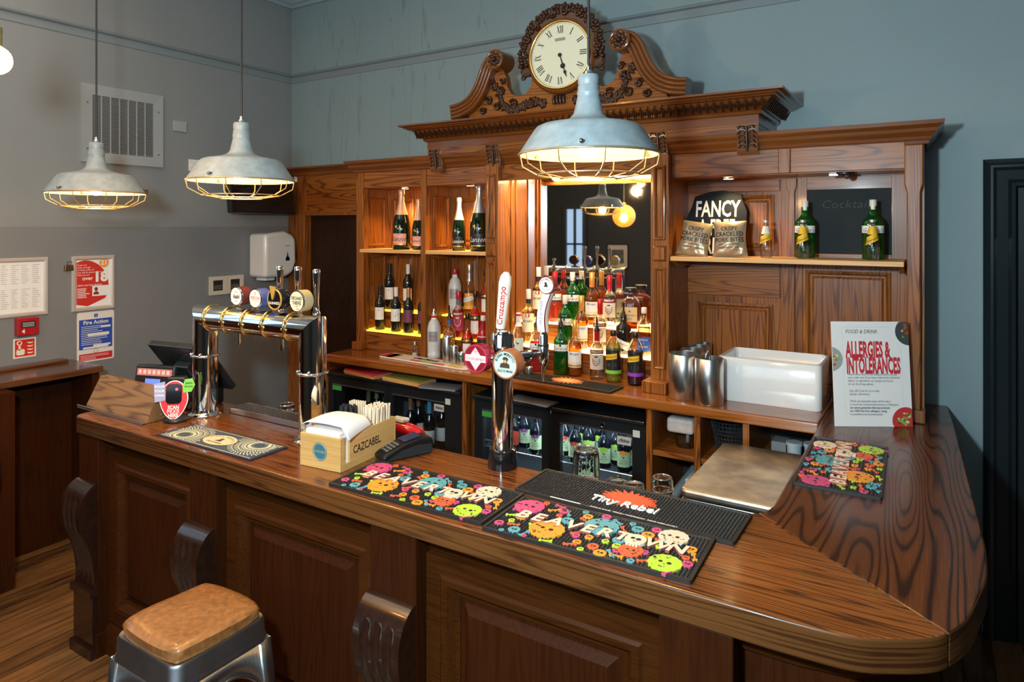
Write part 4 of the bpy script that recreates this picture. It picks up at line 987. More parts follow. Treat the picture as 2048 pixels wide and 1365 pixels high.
# --- in front of the mirror
bacardi('white rum bottle with red emblem on the lower glowing step, before its twin', 1057, Y1, T1)
bacardi('white rum bottle with red emblem on the upper glowing step, behind its twin', 1077, Y2, T2)
p = [(0,0),(.040,0),(.043,.008),(.043,.20),(.036,.24),(.017,.285),(.0155,.33)]
bottle('tequila_bottle', 'clear tequila bottle with white label and red banded cap left of the beer taps', 'bottle', (bx(1037,Y0),Y0,T0), p, CLR, (.300,.355,.0165,CAPW), [
    dict(z=(.10,.20), half=.9, m=mat('label_pale_mint',(.62,.66,.55),.5), t=[('#bird',.165,.03,INK),('#lines',.135,.04,INKG)]), dict(z=(.336,.348),half=3.14,m=CAPR,off=.0026)], neck=(.27,.30,LW_), liquid=(.20,SPIRIT))
gordons('pink gin bottle with black pourer behind the tall tap handle', 1073, Y0, T0, CLR, CAPR, 'black', (.18,REDV), .95, 'pink gin bottles')
gordons('pink gin bottle with red cap on the upper glowing step', 1110, Y2, T2, CLR, CAPR, False, (.20,PINKG), 1.0, 'pink gin bottles')
gordons('green gin bottle with black pourer on the counter mat, frontmost in the mirror bay', 1122, Y0-.004, T0, pour='black')
gordons('green gin bottle on the lower glowing step behind the one with a pourer', 1130, Y1, T1, cap=CAPW)
gordons('green gin bottle on the upper glowing step before the mirror', 1145, Y2, T2, cap=CAPW)
morgan('spiced rum bottle with gold cap on the counter, frontmost of three', 1150, Y0+.008, T0)
morgan('spiced rum bottle with gold cap on the lower glowing step, middle of three', 1163, Y1, T1)
morgan('spiced rum bottle with gold cap on the upper glowing step, rearmost of three', 1184, Y2, T2)
smirnoff('clear vodka bottle with black pourer on the counter, frontmost of three', 1194, Y0, T0, 'black')
smirnoff('clear vodka bottle with red cap on the lower glowing step, middle of three', 1200, Y1, T1)
smirnoff('clear vodka bottle with red cap on the upper glowing step, rearmost of three', 1219, Y2, T2)
p = [(0,0),(.036,0),(.044,.008),(.044,.11),(.040,.145),(.018,.165),(.016,.20)]
bottle('dark_gin_bottle', 'squat black apothecary gin bottle with slanted pale label and black pourer', 'bottle', (bx(1247,Y1),Y1,T1), [(r*1.1,z*1.12) for r,z in p], mat('black_glass',(.010,.010,.009),.06,coat=.4), None, [
    dict(z=(.035,.085), half=.95, m=LW_, slant=-.02, t=[("HENDRICK'S",.062,.015,INK,dict(sx=.85,slant=-.02))])], pourer='black')
p = [(0,0),(.050,0),(.052,.006),(.052,.150),(.046,.175),(.026,.19),(.020,.20),(.019,.225)]
bottle('amaretto_bottle', 'square amber liqueur bottle with black square cap and tan label', 'bottle', (bx(1262,Y2),Y2-.005,T2), p, CLR, (.222,.25,.036,CAPK), [
    dict(z=(.045,.135), half=.75, m=mat('label_tan',(.62,.42,.18),.5), t=[('DISARONNO',.085,.013,INK,dict(sx=.9)),('#disc',.11,.014,INKG),('#lines',.07,.03,INKG)])], fn=sq(6), liquid=(.165,AMARET), rz=R(14))
p = [(0,0),(.036,0),(.040,.006),(.040,.155),(.034,.185),(.017,.225),(.0155,.27)]
bottle('tequila_bottle', 'amber tequila bottle with blue label next to the right pilaster', 'bottle', (bx(1288,Y1)+.0,Y1,T1), p, CLR, (.25,.285,.016,CAPW), [
    dict(z=(.03,.115), half=1.2, m=LBL, t=[('MEZCLA',.098,.014,INKW),('TEQUILA',.058,.013,INKW),('#disc',.078,.014,INKG)])], liquid=(.17,glass('pale_amber',(.92,.62,.36),.02,.03)))
def cordial(lab, px, y, body, band, liq):
    p = [(0,0),(.038,0),(.046,.010),(.046,.175),(.044,.20),(.032,.235),(.018,.258),(.016,.275)]
    return bottle('cordial_bottle', lab, 'bottle', (bx(px,y),y,T0), p, CLR, (.266,.296,.0185,CAPK), [
        dict(z=(.070,.188), half=3.14, m=LK, off=.0006, t=[('#lines',.11,.04,INKG)]), dict(z=(.052,.072), half=3.14, m=band, off=.0010),
        dict(z=(.136,.168), half=.80, m=LY, slant=.009, off=.0016, mid=-.25, t=[('Schweppes',.152,.019,INK,dict(shear=.3,sx=.8,mid=-.25,slant=.009,off=.0022))])],
        group='big cordial bottles', liquid=(.222 if band is LGN else .19,liq))
cordial('big cordial bottle with black label and green band on the counter edge', 1227, 3.655, 0, LGN, glass('lime_cordial',(.80,.78,.25),.02,.03,(.5,.5,.1),.2))
cordial('big cordial bottle with black label and purple band, rightmost on the counter', 1271, 3.655, 0, LPP, mat('blackcurrant',(.012,.004,.012),.1))
# --- alcove of liqueurs
def schnapps(lab, px, y, z, pour):
    p = [(0,0),(.042,0),(.046,.008),(.046,.030),(.0435,.034),(.0455,.06),(.046,.205),(.036,.245),(.0175,.268),(.016,.305)]
    return bottle('schnapps_bottle', lab, 'bottle', (bx(px,y),y,z), p, FROST, (.285,.325,.0185,CAPR), [
        dict(z=(.115,.185), half=.72, m=SILV, t=[('ARCHERS',.153,.015,INKR,dict(sx=.8))]), dict(z=(.276,.290), half=3.14, m=CAPR if pour else LW_, off=.001), dict(z=(.265,.276), half=3.14, m=LW_, off=.001)],
        group='frosted schnapps bottles', pourer=pour)
schnapps('frosted white schnapps bottle with steel pourer standing at the front of the alcove', 868, Y0, T0, 'steel')
schnapps('frosted white schnapps bottle with red cap at the back of the alcove', 910, 3.858, T2, False)
p = std(.042,.285,.60,.80,.36)
bottle('vodka_bottle', 'clear flavoured vodka bottle with black pourer and yellow lower label behind the steel cups', 'bottle', (bx(899,Y0),Y0,T0), p, CLR, None, [
    dict(z=(.150,.176), half=1.25, m=LR, t=[('SMIRNOFF',.163,.0175,INKW,dict(bold=.03,sx=.82))]), dict(z=(.06,.148), half=1.15, m=LY, t=[('#shield',.105,.042,INK)])], pourer='black', neck=(.24,.27,INKB), liquid=(.17,SPIRIT))
bottle('vodka_bottle', 'raspberry red flavoured vodka bottle with dark red cap in the alcove', 'bottle', (bx(917,3.766),3.766,T1), p, CLR, (.262,.318,.0165,CAPR), [
    dict(z=(.152,.176), half=1.25, m=LR, t=[('SMIRNOFF',.164,.0175,INKW,dict(bold=.03,sx=.82))]), dict(z=(.05,.150), half=1.2, m=mat('label_crimson',(.42,.03,.06),.5), t=[('#shield',.105,.045,INKW),('#lines',.065,.05,TEAL)])], neck=(.225,.262,mat('neck_slate',(.10,.12,.16),.4)), liquid=(.19,REDV))
def aperol(lab, px, y, z):
    p = [(0,0),(.038,0),(.043,.008),(.043,.135),(.040,.165),(.020,.205),(.0165,.23),(.0155,.30)]
    return bottle('aperitif_bottle', lab, 'bottle', (bx(px,y),y,z), p, CLR, (.285,.325,.0165,CAPK), [
        dict(z=(.135,.162), half=1.2, m=LK, slant=.004, t=[('APEROL',.148,.0185,GOLD,dict(bold=.03,sx=.85,slant=.004))]), dict(z=(.04,.128), half=.62, m=LW_, t=[('#lines',.10,.03,INKG)])],
        group='orange aperitif bottles', liquid=(.215,APER))
aperol('orange aperitif bottle with black cap at the front beside the steel cups', 935, Y0, T0)
aperol('orange aperitif bottle with black cap on the middle step of the alcove', 951, 3.766, T1)
aperol('orange aperitif bottle half hidden behind the left pilaster on the top step', 972, 3.858, T2)
p = [(0,0),(.036,0),(.040,.008),(.040,.17),(.032,.21),(.017,.25),(.0155,.30)]
bottle('fruit_cup_bottle', 'dark red fruit cup bottle with white cap and white label behind the diamond tap badge', 'bottle', (bx(966,Y0),Y0,T0), p, REDV, (.28,.318,.016,CAPW), [dict(z=(.07,.185), half=1.2, m=LW_, t=[("PIMM'S",.10,.02,INKR,dict(bold=.02))]), dict(z=(.14,.165), half=1.2, m=LK, off=.0012)])
p = [(0,0),(.038,0),(.044,.008),(.042,.14),(.030,.20),(.0165,.25),(.0145,.33)]
bottle('limoncello_bottle', 'tall clear liqueur bottle with silver neck and orange label in the alcove', 'bottle', (bx(939,3.858),3.858,T2), p, CLR, (.30,.36,.0155,mat('silver_foil',(.6,.6,.58),.3,.8)), [
    dict(z=(.05,.16), half=.95, m=mat('label_orange',(.85,.38,.04),.5)), dict(z=(.105,.135), half=1.0, m=LW_, slant=.014, off=.0014, t=[('MICHELANGELO',.120,.010,INKB,dict(slant=.014,off=.002,shear=.3))])], liquid=(.17,glass('lemon_liqueur',(.9,.75,.3),.02,.03)), neck=(.24,.30,mat('silver_foil',(.6,.6,.58),.3,.8)))
# --- wine
def wine(lab, px, y, z, foil, lm, texts, H=.32):
    p = [(0,0),(.034,0),(.038,.006),(.038,H*.60),(.034,H*.66),(.018,H*.735),(.0145,H*.78),(.0145,H-.01)]
    return bottle('wine_bottle', lab, 'bottle', (bx(px,y),y,z), p, WINE, (H-.012,H,.0152,foil), [dict(z=(.075,.165), half=1.0, m=lm, t=texts)], group='red wine bottles', neck=(H*.79,H-.011,foil))
FK = mat('foil_dark',(.015,.02,.025),.3,.3); FC = mat('foil_copper',(.55,.24,.10),.35,.5); FW = mat('foil_white',(.75,.70,.66),.4)
wv = [('#lines',.105,.04,INKR),('#disc',.145,.008,INKR)]
wine('red wine bottle with dark foil and white label, leftmost on the yellow step', 760, 3.725, 1.246, FK, LW_, wv)
wine('red wine bottle with white foil and tree picture label on the yellow step', 792, 3.715, 1.246, FW, LW_, [('#tree',.112,.055,mat('ink_green',(.05,.16,.05),.6)),('#lines',.155,.03,INKR)])
wine('red wine bottle with copper foil and plum label on the yellow step', 817, 3.715, 1.246, FC, LPU, [('#lines',.10,.04,GOLD)])
wine('plum label wine bottle half hidden behind the divider post', 846, 3.73, 1.246, FK, LPU, [('#lines',.10,.04,GOLD)])
wine('red wine bottle with black foil and white label, at the back left of the alcove', 779, 3.862, 1.381, FK, LW_, wv, .345)
wine('red wine bottle with white foil at the back of the alcove, right of its neighbour', 816, 3.862, 1.381, FW, LW_, [('#tree',.112,.05,INKG)], .345)
# --- champagne
def champ(lab, px, y, R_, H, foil, lm, ink):
    p = [(0,0),(R_*.93,0),(R_,.008),(R_,H*.33),(R_*.97,H*.42),(R_*.85,H*.52),(R_*.55,H*.66),(R_*.35,H*.78),(R_*.29,H*.86),(R_*.29,H-.006)]
    return bottle('champagne_bottle', lab, 'bottle', (bx(px,y),y,1.8408), p, DKGRN, (H*.915,H,R_*.36,foil), [
        dict(z=(H*.09,H*.265), half=.85, m=lm, t=[('Lanson',H*.175,R_*.78,ink,dict(shear=.35,sx=.85)),('#disc',H*.245,R_*.12,CAPR)]), dict(z=(H*.075,H*.09), half=.85, m=GOLD), dict(z=(H*.36,H*.40), half=.16, m=GOLD, mid=-.35)],
        group='champagne bottles', neck=(H*.58,H*.92,foil), rz=face(bx(px,y),y,.55))
PF = mat('foil_pink',(.80,.45,.28),.35,.4); WF_ = mat('foil_cream',(.82,.74,.58),.35,.2); SF = mat('foil_silver',(.55,.55,.55),.3,.8)
champ('large pink label champagne bottle under the left spotlight', 803, 3.745, .064, .432, PF, LPK, INK)
champ('smaller pink label champagne bottle half behind the divider post', 837, 3.75, .046, .360, PF, LPK, INK)
champ('smaller black label champagne bottle with cream foil', 918, 3.735, .047, .362, WF_, LK, INKW)
champ('large black label champagne bottle with silver foil next to the pilaster', 959, 3.735, .064, .440, SF, LK, INKW)
# --- right shelf
gordons('green gin bottle with white cap on the right shelf, left of the chalkboard', 1610, 3.80, 1.8408, k=.90, grp='green gin bottles', Rr=.054)
gordons('green gin bottle with white cap on the right shelf before the chalkboard', 1746, 3.80, 1.8408, k=.90, grp='green gin bottles', Rr=.054)
def mixer(lab, px, y):
    p = [(0,0),(.025,0),(.029,.006),(.031,.06),(.030,.085),(.022,.125),(.0135,.165),(.0125,.185)]
    return bottle('tonic_bottle', lab, 'bottle', (bx(px,y),y,1.8408), p, CLR, (.183,.197,.0145,mat('crown_cap',(.55,.52,.45),.3,.6)), [
        dict(z=(.085,.125), half=3.14, m=LY, slant=.014, t=[('Schweppes',.100,.0165,INK,dict(shear=.3,sx=.85,slant=.014))]), dict(z=(.125,.165), half=3.14, m=LW_ if px < 1560 else LY, off=.001)],
        group='small tonic bottles', liquid=(.12,SPIRIT))
mixer('small tonic bottle standing alone beside the snack bags', 1532, 3.70)
mixer('small tonic bottle in front of the left gin bottle', 1606, 3.70)
mixer('small tonic bottle in front of the gin bottle by the chalkboard', 1745, 3.70)
# --- bottles inside the fridges
CID = mat('cider_glass', (.006,.008,.012), .06, coat=.4)
CP = [(0,0),(.035,0),(.0385,.006),(.0385,.128),(.035,.148),(.018,.178),(.0135,.198),(.0135,.226)]
FR_G = [mat('fruit_lime',(.35,.60,.04),.5), mat('fruit_purple',(.16,.02,.16),.5), mat('fruit_red',(.50,.05,.04),.5), mat('fruit_orange',(.75,.28,.04),.5)]
def cider(lab, px, y, lm, fm, z=.6405):
    t = bottle('cider_bottle', lab, 'bottle', (bx(px,y),y,z), CP, CID, (.218,.232,.0145,BLACK), [dict(z=(.03,.112), half=1.15, m=lm, t=[('OLD',.066,.016,INK),('MOUT',.050,.014,INK),('#bird',.082,.022,INK),('#fruit',.108,.045,fm)])], group='cider bottles in the lit fridge')
    return t
cider('red label cider bottle behind the single beer tower in the lit fridge', 1027, 3.53, mat('label_scarlet',(.50,.05,.03),.5), FR_G[2])
cider('berry label cider bottle in the middle of the left fridge window', 1050, 3.60, LG, FR_G[1])
cider('berry label cider bottle at the right edge of the left fridge window', 1072, 3.53, LG, FR_G[1])
for px, y, k, lab in ((1129,3.60,2,'red fruit cider bottle, leftmost in the right fridge window'),(1150,3.53,2,'red fruit cider bottle, second from left in the right fridge window'),(1178,3.60,0,'lime fruit cider bottle behind the tumbler stack'),(1209,3.53,0,'lime fruit cider bottle at the centre of the right fridge window'),(1232,3.61,0,'lime fruit cider bottle set back, right of centre in the fridge'),(1248,3.53,3,'orange fruit cider bottle under the fridge badge'),(1270,3.58,3,'orange fruit cider bottle at the right edge of the fridge')):
    cider(lab, px, y, LG, FR_G[k])
for px, y, lab in ((1196,3.71,'dark cider bottle in the back row behind the lime ones'),(1163,3.70,'dark cider bottle in the back row behind the red fruit ones'),(1036,3.71,'dark cider bottle in the back row of the left fridge window')): cider(lab, px, y, LG, FR_G[0])
for iq, (px, lm, lab) in enumerate(((1222,LW_,'white label small beer bottle on the lower fridge rack, left one'),(1238,LW_,'white label small beer bottle on the lower fridge rack, next to the red one'),(1249,LR,'red label small beer bottle on the lower fridge rack'),(1262,LR,'red label small beer bottle on the lower fridge rack, far right'))):
    bottle('beer_bottle', lab, 'bottle', (bx(px,3.53+.075*(iq%2)),3.53+.075*(iq%2),.3505), [(r*.9,z*1.02) for r,z in CP], CID, (.22,.235,.0125,GOLD), [dict(z=(.10,.165), half=1.2, m=lm)], group='beer bottles on the lower rack')
for iq, (px, fm, lab) in enumerate(((737,mat('foil_olive',(.30,.30,.14),.5),'white wine bottle with olive foil in the left window of the unlit fridge'),(753,mat('foil_olive2',(.34,.33,.18),.5),'white wine bottle with olive foil, right of its twin in the unlit fridge'),(821,FC,'wine bottle with pinkish foil, left in the right window of the unlit fridge'),(837,FC,'wine bottle with copper foil in the right window of the unlit fridge'),(859,mat('foil_sky',(.10,.32,.52),.4),'wine bottle with sky blue foil in the unlit fridge'),(884,FK,'dark wine bottle at the right edge of the unlit fridge'))):
    y = 3.56+.10*(iq%2); H = .33
    bottle('white_wine_bottle', lab, 'bottle', (bx(px,y),y,.5005), [(0,0),(.036,0),(.040,.006),(.040,H*.5),(.034,H*.62),(.018,H*.72),(.0145,H*.78),(.0145,H-.01)], WINE, (H-.012,H,.0155,fm), [dict(z=(.05,.14), half=1.1, m=LW_)], group='wine bottles in the unlit fridge', neck=(H*.76,H-.011,fm))
# ---------------------------------------------------------------- beer towers
ZT = 1.1005
t = thing('beer_tower', 'polished chrome T-bar beer tower with brass rings and four round badges', 'beer tower', (-2.594,1.98,ZT))
xa, xb, yT, zc, rT = -2.967, -2.221, 1.98, 1.570, .057
for x in (xa, xb):
    T = Matrix.Translation((x,yT,ZT))
    MB().lathe([(0,0),(.078,0),(.080,.006),(.074,.012),(.062,.018),(rT,.03)],40,T).build('base_flange', CHROME, t, smooth=40)
    n = 40; vs = []; sg = 1 if x == xa else -1
    for i in range(n):
        a = 2*math.pi*i/n; vs.append((x+rT*math.cos(a), yT+rT*math.sin(a), ZT+.02))
    for i in range(n):
        a = 2*math.pi*i/n; vs.append((x+rT*math.cos(a), yT+rT*math.sin(a), zc-sg*rT*math.cos(a)))
    MB().add(vs, [(i,(i+1)%n,n+(i+1)%n,n+i) for i in range(n)]).build('column', CHROME, t, smooth=50)
    MB().torus(rT+.004,.006,40,8,Matrix.Translation((x,yT,1.385))).sphere((x-.03,yT-.055,1.394),.007,10).sphere((x+.035,yT-.052,1.394),.007,10).build('collar_ring', CHROME, t, smooth=60)
vs = []; n = 40
for x, sg in ((xa,1),(xb,-1)):
    for i in range(n):
        a = 2*math.pi*i/n; vs.append((x-sg*rT*math.cos(a), yT+rT*math.sin(a), zc+rT*math.cos(a)))
MB().add(vs, [(i,(i+1)%n,n+(i+1)%n,n+i) for i in range(n)]).build('crossbar', CHROME, t, smooth=50)
RY = basis((0,0,0),(0,1,0),(0,0,1),(1,0,0))
for x in (-2.90,-2.76,-2.62,-2.48,-2.335):
    b = MB().torus(rT+.003,.006,40,8,Matrix.Translation((x,yT,zc)) @ RY)
    for dx in (-.014,.014): b.sphere((x+dx,yT-.056,zc-.006),.006,10)
    b.build('brass_ring', BRASS, t, smooth=60)
def badge(x, y, z, r, side, face_m, par, rim=CHROME, dep=.05, bar=True):
    q = MB().lathe([(0,-dep),(r,-dep),(r,-.004),(r*.97,0),(0,0)],40,FR(x,y,z)).build('tap_badge', side, par, smooth=40)
    MB().lathe([(0,.0),(r*.93,.0),(r*.93,.0015),(0,.0015)],40,FR(x,y,z)).build('badge_face', face_m, q)
    MB().torus(r*.96,.004,40,6,FR(x,y,z)).build('badge_rim', rim, q, smooth=60)
    return q
def blet(q, x, y, z, m, *texts):
    b = MB(); M = FR(x,y-.0022,z)
    for tx in texts: b.text(tx[0],tx[1],tx[2],tx[3],0,M,**(tx[4] if len(tx) > 4 else {}))
    return b.build('badge_lettering', m, q)
bz = 1.686; by = 1.95
def bxx(px): return bx(px, by)
xs = [bxx(p) for p in (473,511,549,594)]
q = badge(xs[0],by,bz,.043,mat('badge_maroon',(.10,.02,.02),.3),PAPER,t); blet(q,xs[0],by,bz,INK,('Asahi',0,-.002,.026,dict(bold=.03,sx=.8,shear=.2)),('0.0',0,-.022,.012)); blet(q,xs[0],by,bz,INKR,('DRY',0,.018,.012))
q = badge(xs[1],by,bz-.003,.043,mat('badge_blue',(.05,.08,.28),.3),PAPER,t); blet(q,xs[1],by,bz,INKR,('PERONI',0,-.002,.021,dict(bold=.01,sx=.85)),('NASTRO AZZURRO',0,-.015,.0075)); blet(q,xs[1],by,bz,GOLD,('o',0,.021,.024,dict(bold=.02)),('-0.0-',0,-.027,.012))
q = badge(xs[2],by,bz,.045,GLOSSB,GLOSSB,t,GOLD); blet(q,xs[2],by,bz,INKW,('GUINNESS',0,-.017,.0165,dict(bold=.01,sx=.9)))
MB().prism([(-.022,.058),(.016,.055),(.006,.015),(-.002,-.002),(-.008,.0)],.001,.006,FR(xs[2]-.004,by,bz)).build('harp_emblem', GOLD, q)
q = badge(xs[3],by,bz,.046,mat('badge_tan',(.45,.36,.18),.35),mat('badge_cream',(.74,.66,.46),.45),t); blet(q,xs[3],by,bz,INK,('ORCHARD',0,.012,.0205,dict(bold=.02,sx=.68)),('THIEVES',0,-.008,.0215,dict(bold=.02,sx=.70)),('CIDER',0,-.022,.008)); blet(q,xs[3],by,bz,INK,('~',.006,-.032,.03))
for px, z1, hid in ((474,1.70,1),(560,1.822,0),(596,1.824,0),(633,1.816,0)):
    x = bx(px,2.075); y = 2.075
    MB().cyl((x,2.03,zc),(x,2.09,zc),.013,n=16).lathe([(0,-.06),(.011,-.06),(.013,.02),(.017,.03),(.017,.055),(.012,.062),(.013,.085),(0,.085)],20,Matrix.Translation((x,y,zc))).tube([(x,y,zc-.05),(x,y+.01,zc-.08),(x,y+.012,zc-.14)],.008,10).build('tap', CHROME, t, smooth=50)
    MB().lathe([(0,1.655),(.010,1.655),(.011,1.68),(.0165,z1-.02),(.017,z1-.006),(.012,z1),(0,z1)],20,Matrix.Translation((x-.0,y,0))).build('tap_handle', CHROME, t, smooth=50)
# single tower
cx, cy = -1.366, 2.135
t = thing('beer_tower', 'single chrome beer column on a black base with two badges and tall handles', 'beer tower', (cx,cy,ZT)); T = Matrix.Translation((cx,cy,0))
MB().lathe([(0,ZT),(.056,ZT),(.056,ZT+.012),(.050,ZT+.065),(.042,ZT+.07),(0,ZT+.07)],36,T).build('base', GLOSSB, t, smooth=40)
MB().lathe([(.040,ZT+.065),(.040,1.53)],40,T).build('column', CHROME, t, smooth=50)
MB().lathe([(0,1.605),(.042,1.605),(.045,1.598),(.045,1.545),(.047,1.53),(.040,1.52)],40,T).cyl((cx,cy,1.605),(cx,cy,1.609),.026,n=24).build('head', CHROME, t, smooth=50)
hx = {'c':-1.488,'m':-1.288}; bxs = {'c':-1.447,'m':-1.297}
for k in 'cm':
    x = bxs[k]; yb = 2.075 if k == 'c' else 2.045
    MB().cyl((cx,cy,1.507),(x,yb+.03,1.507),.022,n=20).build('badge_arm', CHROME, t, smooth=50)
    if k == 'c':
        q = badge(x,yb,1.507,.052,mat('badge_red',(.22,.010,.025),.3),mat('badge_red_face',(.22,.010,.03),.35),t,mat('badge_rim_red',(.45,.03,.06),.3)); M = FR(x,yb-.002,1.507)
        MB().poly([(0,-.046),(.036,0),(0,.046),(-.036,0)],0,M).rect(-.046,-.011,.046,.014,.0004,M).build('badge_panel', PAPER, q)
        MB().molding([(0,0),(.003,0)],[(0,-.042),(.033,0),(0,.042),(-.033,0)],True,M@Matrix.Translation((0,0,.0003))).build('badge_border', INKR, q)
        blet(q,x,yb-.0006,1.507,INKR,('Cruzcampo',0,.001,.0195,dict(bold=.01,sx=.92)),('SEVILLA',0,-.0165,.008),('fr',0,.026,.024,dict(shear=.2)))
    else:
        q = badge(x,yb,1.507,.052,mat('badge_copper',(.50,.20,.10),.3,.4),mat('badge_mint',(.52,.66,.58),.4),t,mat('badge_copper',(.5,.2,.1),.3,.4)); b = MB(); M = FR(x,yb-.0022,1.507)
        for i, c in enumerate('BIRRA MORETTI'):
            a = R(158-136*i/12); b.text(c,.039*math.cos(a),.039*math.sin(a)-.002,.0135,0,M,bold=.03,rot=a-R(90))
        b.text('SALE DI MARE',0,-.024,.0125,0,M,bold=.02,sx=.85); b.build('badge_lettering', INK, q)
        MB().prism([(-.022,-.012),(.020,-.012),(.018,.002),(.008,.006),(.010,.016),(.016,.017),(.009,.027),(-.005,.027),(-.011,.018),(-.005,.016),(-.007,.005),(-.018,.003)],0,.001,M).build('badge_figure', mat('figure_brown',(.06,.04,.02),.5), q)
        MB().disc(.001,.011,.006,.0012,16,M).build('figure_face', mat('figure_skin',(.55,.32,.18),.5), q)
    x = hx[k]; y = 2.31
    MB().tube([(cx+(.012 if k == 'm' else -.012),cy,1.505),(x,y,1.505)],.010,14).cyl((cx+(x-cx)*.32,cy+(y-cy)*.32,1.505),(cx+(x-cx)*.62,cy+(y-cy)*.62,1.505),.021,n=20).cyl((cx+(x-cx)*.62,cy+(y-cy)*.62,1.505),(cx+(x-cx)*.65,cy+(y-cy)*.65,1.505),.027,n=20).build('tap_arm', CHROME, t, smooth=50)
    MB().lathe([(0,1.455),(.012,1.455),(.020,1.475),(.022,1.535),(.019,1.54),(.019,1.575),(.012,1.592),(.009,1.60),(0,1.60)],24,Matrix.Translation((x,y,0))).lathe([(0,1.395),(.006,1.395),(.010,1.455),(0,1.455)],16,Matrix.Translation((x,y,0))).build('tap', CHROME, t, smooth=50)
    MB().cyl((x,y,1.535),(x,y,1.542),.0225,n=24).build('tap_seal', BLACK, t)
# tall handles
x, y = hx['c'], 2.31
Mh = Matrix.Translation((x,y,1.588)) @ Matrix.Rotation(R(7),4,'Y')
h = MB().lathe([(0,.0),(.018,.0),(.020,.01),(.026,.17),(.027,.185),(.022,.215),(.010,.232),(0,.234)],28,Mh).build('tap_handle', mat('handle_white',(.84,.80,.76),.3,coat=.4), t, smooth=50)
b = MB(); pr = [(.020,.01),(.026,.17),(.027,.185),(.027,.22)]
v, f = glyphs('Cruzcampo', .02, 0, 1, 'CENTER', 2); out = []
for p in v:
    zz = .097+p[0]*.034; a = -math.pi/2+R(18)-p[1]*.034/.0235; r = interp(pr, max(.01,zz))+.0012; out.append((r*math.cos(a), r*math.sin(a), zz))
b.add(out, f, Mh); b.build('handle_lettering', INKR, h)
x = hx['m']
pth = [(0,0),(-.004,.05),(.004,.10),(.022,.15),(.026,.185)]; sm = smooth_path(pth, 24); HB = mat('handle_burgundy',(.24,.03,.04),.3,coat=.4)
def ribbon(dx0, dx1, y0, y1, mt, nm, par):
    n = len(sm); vs = []
    for px_, pz in sm:
        vs += [(x+px_+dx0,y+y0,1.592+pz),(x+px_+dx1,y+y0,1.592+pz),(x+px_+dx1,y+y1,1.592+pz),(x+px_+dx0,y+y1,1.592+pz)]
    fs = [(0,1,2,3),(4*n-4,4*n-3,4*n-2,4*n-1)]
    for i in range(n-1):
        for j in range(4): fs.append((4*i+j,4*i+(j+1)%4,4*i+4+(j+1)%4,4*i+4+j))
    return MB().add(vs, fs).build(nm, mt, par, smooth=50, bevel=.001)
h = ribbon(-.017,.017,-.016,.020,HB,'tap_handle',t)
hw = mat('handle_ivory',(.82,.79,.74),.35)
ribbon(-.016,.016,-.018,-.0165,hw,'handle_face',h); ribbon(.0175,.019,-.008,.012,hw,'handle_side_face',h)
b = MB()
for px_, pz in sm[1:-3:1]:
    b.disc(px_+.012,pz,.0012,0,8,FR(x,y-.0185,1.592)); b.disc(px_-.012,pz,.0012,0,8,FR(x,y-.0185,1.592))
b.text('SALE DI MARE',.0,.075,.017,0,FR(x,y-.0187,1.592),rot=R(86),sx=.9); b.build('handle_lettering', INKB, h)
q = MB().lathe([(0,-.036),(.034,-.036),(.035,-.002),(.033,0),(0,0)],32,FR(x+.024,y-.022,1.775)).build('handle_badge', HB, t, smooth=40)
MB().disc(0,0,.031,.001,32,FR(x+.024,y-.022,1.775)).build('badge_face', hw, q)
b = MB(); M = FR(x+.024,y-.0235,1.775)
for i, c in enumerate('BIRRA MORETTI'):
    a = R(160-140*i/12); b.text(c,.024*math.cos(a),.024*math.sin(a),.008,.0008,M,bold=.02,rot=a-R(90))
b.text('SALE DI MARE',0,-.016,.0065,.0008,M); b.poly([(-.010,-.006),(.010,-.006),(.006,.003),(.004,.012),(-.006,.012),(-.004,.002)],.0008,M); b.build('badge_lettering', INK, q)
# ---------------------------------------------------------------- drip tray and things left on the bar
t = thing('drip_tray', 'stainless steel drip tray with round holes behind the chrome T-bar tower', 'drip tray', (-2.62,2.10,ZT))
x0,x1,y0,y1 = -2.882,-2.306,2.052,2.160
MB().box(x0,y0,ZT,x1,y0+.006,ZT+.028).box(x0,y1-.006,ZT,x1,y1,ZT+.028).box(x0,y0,ZT,x0+.006,y1,ZT+.028).box(x1-.006,y0,ZT,x1,y1,ZT+.028).box(x0,y0,ZT,x1,y1,ZT+.004).build('tray', STEEL, t, bevel=.001)
b = MB(); nx = 15; ny = 3; dx = (x1-x0-.014)/nx; dy = (y1-y0-.014)/ny
for i in range(nx):
    for j in range(ny):
        cx0 = x0+.007+dx*(i+.5); cy0 = y0+.007+dy*(j+.5); vs = []; r = .0115; N_ = 16
        for k in range(N_):
            a = 2*math.pi*k/N_; c_, s_ = math.cos(a), math.sin(a); m_ = max(abs(c_)/(dx/2), abs(s_)/(dy/2))
            vs += [(cx0+r*c_,cy0+r*s_,ZT+.026),(cx0+c_/m_,cy0+s_/m_,ZT+.026),(cx0+r*c_,cy0+r*s_,ZT+.020)]
        b.add(vs, [f for k in range(N_) for f in ((3*k,3*k+1,3*((k+1)%N_)+1,3*((k+1)%N_)),(3*k,3*((k+1)%N_),3*((k+1)%N_)+2,3*k+2))])
b.build('perforated_top', mat('warm_steel',(.50,.40,.32),.3,1), t)
CG = mat('tumbler_glass', (1,.98,.95), .02)
CG.node_tree.nodes['Principled BSDF'].inputs['Transmission Weight'].default_value = 1; CG.node_tree.nodes['Principled BSDF'].inputs['IOR'].default_value = 1.5
